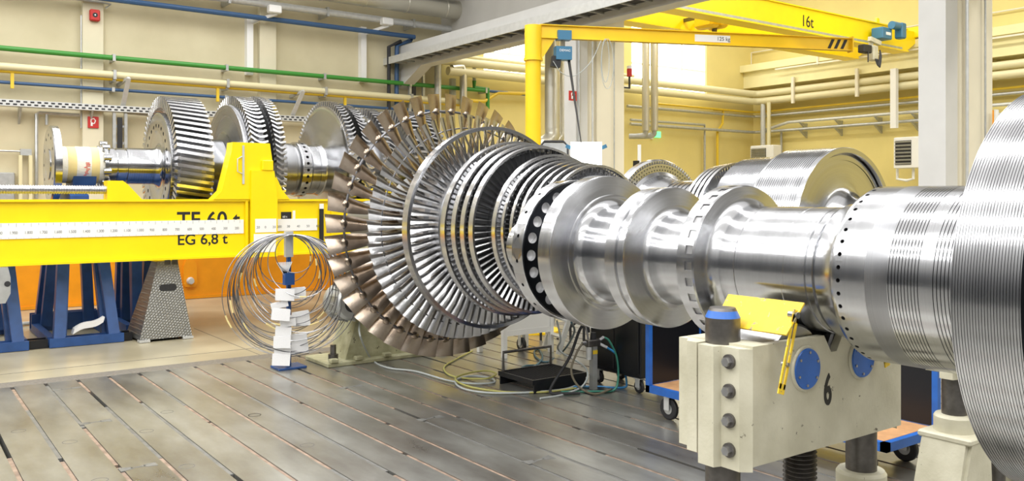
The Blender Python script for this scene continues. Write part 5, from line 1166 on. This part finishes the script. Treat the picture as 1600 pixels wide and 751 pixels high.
# fan heaters
def heater(px0, px1, py0, py1, lab, X):
    pa, pb = at(px0, py0, X=X), at(px1, py1, X=X); ya, yb = pb.y, pa.y; z1_, z0_ = pa.z, pb.z
    t = thing('fan_heater', lab, 'heater', (X, (ya+yb)/2, z0_)); B('white').box(X, X+.45, ya, yb, z0_, z1_, .02).build('casing', t)
    B('hole').box(X-.005, X+.02, ya+.3*(yb-ya), yb-.06, z0_+.1, z1_-.1).build('opening', t); n = 7
    for k in range(n): zz = z0_+.14+(z1_-z0_-.28)*k/(n-1); B('galv').obox((X-.03, ya+.3*(yb-ya), zz), (X-.03, yb-.06, zz), .05, .012, (1, 0, .6)).build('louvre', t)
heater(1396, 1436, 215, 262, 'cream louvred fan heater beside the right column', XF-1.0)
heater(1172, 1208, 228, 256, 'cream louvred fan heater in the far corner', XF-1.3)
b = B('white'); y_ = at(1412, 270, X=XF-.8).y
b.tube([(XF-.8, y_+.2, 2.99), (XF-.8, y_+.2, 2.55), (XF-.8, y_-.1, 2.5), (XF-.8, y_-.3, 2.55), (XF-.8, y_-.3, 2.99)], .045, 8); single('heater_pipe', b, 'white pipe loop under the right fan heater', 'pipe')
# vertical ducts right of the jib
for (px, r, l) in ((863, .19, 'wide metal duct coming down right of the jib column'), (877, .12, 'narrow metal duct next to the wide one')):
    yd = 16.0 if r > .15 else 16.75; p = at(px, 150, Y=yd); zb = at(px, 200, Y=yd).z; t = thing('vertical_duct', l, 'duct', (p.x, yd, zb)); B('duct').cyl((p.x, yd, zb), (p.x, yd, 7.5), r*.95, 24).build('duct_run', t); B('duct').tube(smoothpath([(p.x, yd, zb+.03), (p.x-.02, yd, zb-.2), (p.x-.25, yd+.05, zb-.38), (p.x-.6, yd+.1, zb-.42)]), r*.95, 16).build('elbow', t)
# green piping near the jib
b = B('green').tube([wp(741, 126, .3), wp(741, 137, .3), wp(762, 139, .3), wp(762, 170, .3)], .06, 10); b.use('galv').cyl(wp(741, 90, .3), wp(741, 126, .3), .05, 10); single('wall_pipe', b, 'green drop pipe with valve left of the jib column', 'pipe')
b = B('pipeyellow').tube([wp(728, 157, .3), wp(757, 158, .3), wp(778, 145, .3), wp(838, 147, .3)], .05, 10); single('wall_pipe', b, 'yellow pipe stepping upward left of the jib column', 'pipe')
b = B('pipeblue').cyl(wp(718, 138, .3), wp(838, 149, .3), .04, 10); single('wall_pipe', b, 'short blue pipe behind the jib column', 'pipe')
# tray along the lintel
lt = thing('cable_tray', 'long grey cable tray running along the lintel toward the crane', 'cable tray', (XG-.3, 8, 5.5))
b = B('galvlt').box(XG-.40, XG-.02, 1, YW, 5.52, 5.56); b.box(XG-.42, XG-.40, 1, YW, 5.44, 5.62)
b.build('side_rail', lt)
b = B('hole').box(XG-.38, XG-.03, 1, YW-1.2, 5.475, 5.485); b.use('galv'); yy = 1.2
while yy < YW-.2: b.box(XG-.40, XG-.02, yy-.02, yy+.02, 5.44, 5.475); yy += .42
b.build('rung', lt)
# conduits on the columns
for (x_, y_, l) in ((XG+.42, 12.93, 'white conduit down the middle of the central column'), (XG+.47, 5.62, 'white pipe down the right column')):
    single('conduit', B('galvlt').cyl((x_, y_, 0), (x_, y_, 5.3), .022, 10), l, 'conduit')
for (x_, y_, l) in ((XG+1.0, 12.93, 'dark thin conduit right on the central column'), (XG+.96, 5.62, 'grey thin conduit at the right side of the right column')):
    single('conduit', B('galv').cyl((x_, y_, 0), (x_, y_, 5.3), .014, 10), l, 'conduit')
single('conduit', B('galv').cyl((XG+.06, 12.92, 0), (XG+.06, 12.92, 5.3), .02, 10), 'thin grey conduit behind the hose sign on the central column', 'conduit')
p0_, p1_ = at(1538, 175, Y=5.8), at(1556, 205, Y=5.8)
b = B('orange').box(XG+1.34, XG+1.62, 5.8, 5.84, at(1550, 215, Y=5.8).z, at(1550, 172, Y=5.8).z); b.use('white').box(XG+1.25, XG+1.34, 5.62, 5.64, at(1550, 190, Y=5.7).z-.12, at(1550, 172, Y=5.7).z); single('notice_board', b, 'small orange notice with white strip beside the right column', 'notice')
# conductor rail above the runway
b = B('columncream').box(XF-.84, XF-.80, 2, at(1212, 109, X=XF-.8).y, 6.36, 6.41)
for k in range(6): yy = 5+2.4*k; b.box(XF-.80, XF-.74, yy-.03, yy+.03, 6.34, 6.68)
single('conductor_rail', b, 'thin conductor rail along the crane runway', 'rail')
b = B('columncream')
for k in range(9): b.cyl((XF-.12, 2.4*k+1, 6.7), (XF-.12, 2.4*k+1, 7.25), .025, 8)
b.cyl((XF-.12, 0, 7.23), (XF-.12, YW, 7.23), .025, 8); single('guard_rail', b, 'thin cream guard rail on top of the crane runway', 'railing')
# lit work lamp and dark screen frame behind the bladed rotor
p = at(916, 240, X=7.9); t = thing('work_lamp', 'glowing white panel lamp on a stand behind the bladed rotor', 'lamp', (p.x, p.y, 0))
w_ = Vector((RT[0], RT[1], 0)); pz = p.x*FW[0]+p.y*FW[1]; hw = 24/FPX*pz; zt_, zb_ = at(916, 222, X=7.9).z, at(916, 268, X=7.9).z
b = B('lampglow').obox(Vector((p.x, p.y, (zt_+zb_)/2))-w_*hw, Vector((p.x, p.y, (zt_+zb_)/2))+w_*hw, .06, zt_-zb_); b.build('diffuser', t)
for sg in (-1, 1): B('bluemotor').obox(Vector((p.x, p.y, zt_-.08))+w_*hw*sg, Vector((p.x, p.y, zt_-.05))+w_*(hw+.07)*sg, .03, .05).build('blue_clip', t)
B('rubber').cyl((p.x, p.y+.05, 0), (p.x, p.y+.05, zb_+.1), .02, 10).build('stand_pole', t)
b = B('rubber')
for k in range(3): a = 2*pi*k/3; b.cyl((p.x, p.y+.05, .35), (p.x+.4*cos(a), p.y+.05+.4*sin(a), 0), .015, 8)
b.build('tripod_leg', t)
p = at(866, 236, X=7.6); t = thing('mesh_screen', 'dark grey screen with rounded black rim left of the glowing lamp', 'screen', (p.x, p.y, 0)); pz = p.x*FW[0]+p.y*FW[1]; hw = 21/FPX*pz
zt_ = at(866, 221, X=7.6).z; ctr = Vector((p.x, p.y, 0))
B('galv').obox(ctr-w_*hw+Vector((0, 0, zt_-.22)), ctr+w_*hw+Vector((0, 0, zt_-.22)), .02, .40).build('panel', t)
b = B('rubber').tube([ctr-w_*hw+Vector((0, 0, .9)), ctr-w_*hw+Vector((0, 0, zt_-.06)), ctr-w_*(hw-.05)+Vector((0, 0, zt_)), ctr+w_*(hw-.06)+Vector((0, 0, zt_)), ctr+w_*hw+Vector((0, 0, zt_-.06)), ctr+w_*(hw+.04)+Vector((0, 0, .0))], .018, 8)
b.tube([ctr-w_*hw+Vector((0, 0, .9)), ctr-w_*hw], .018, 8); b.build('rim', t)
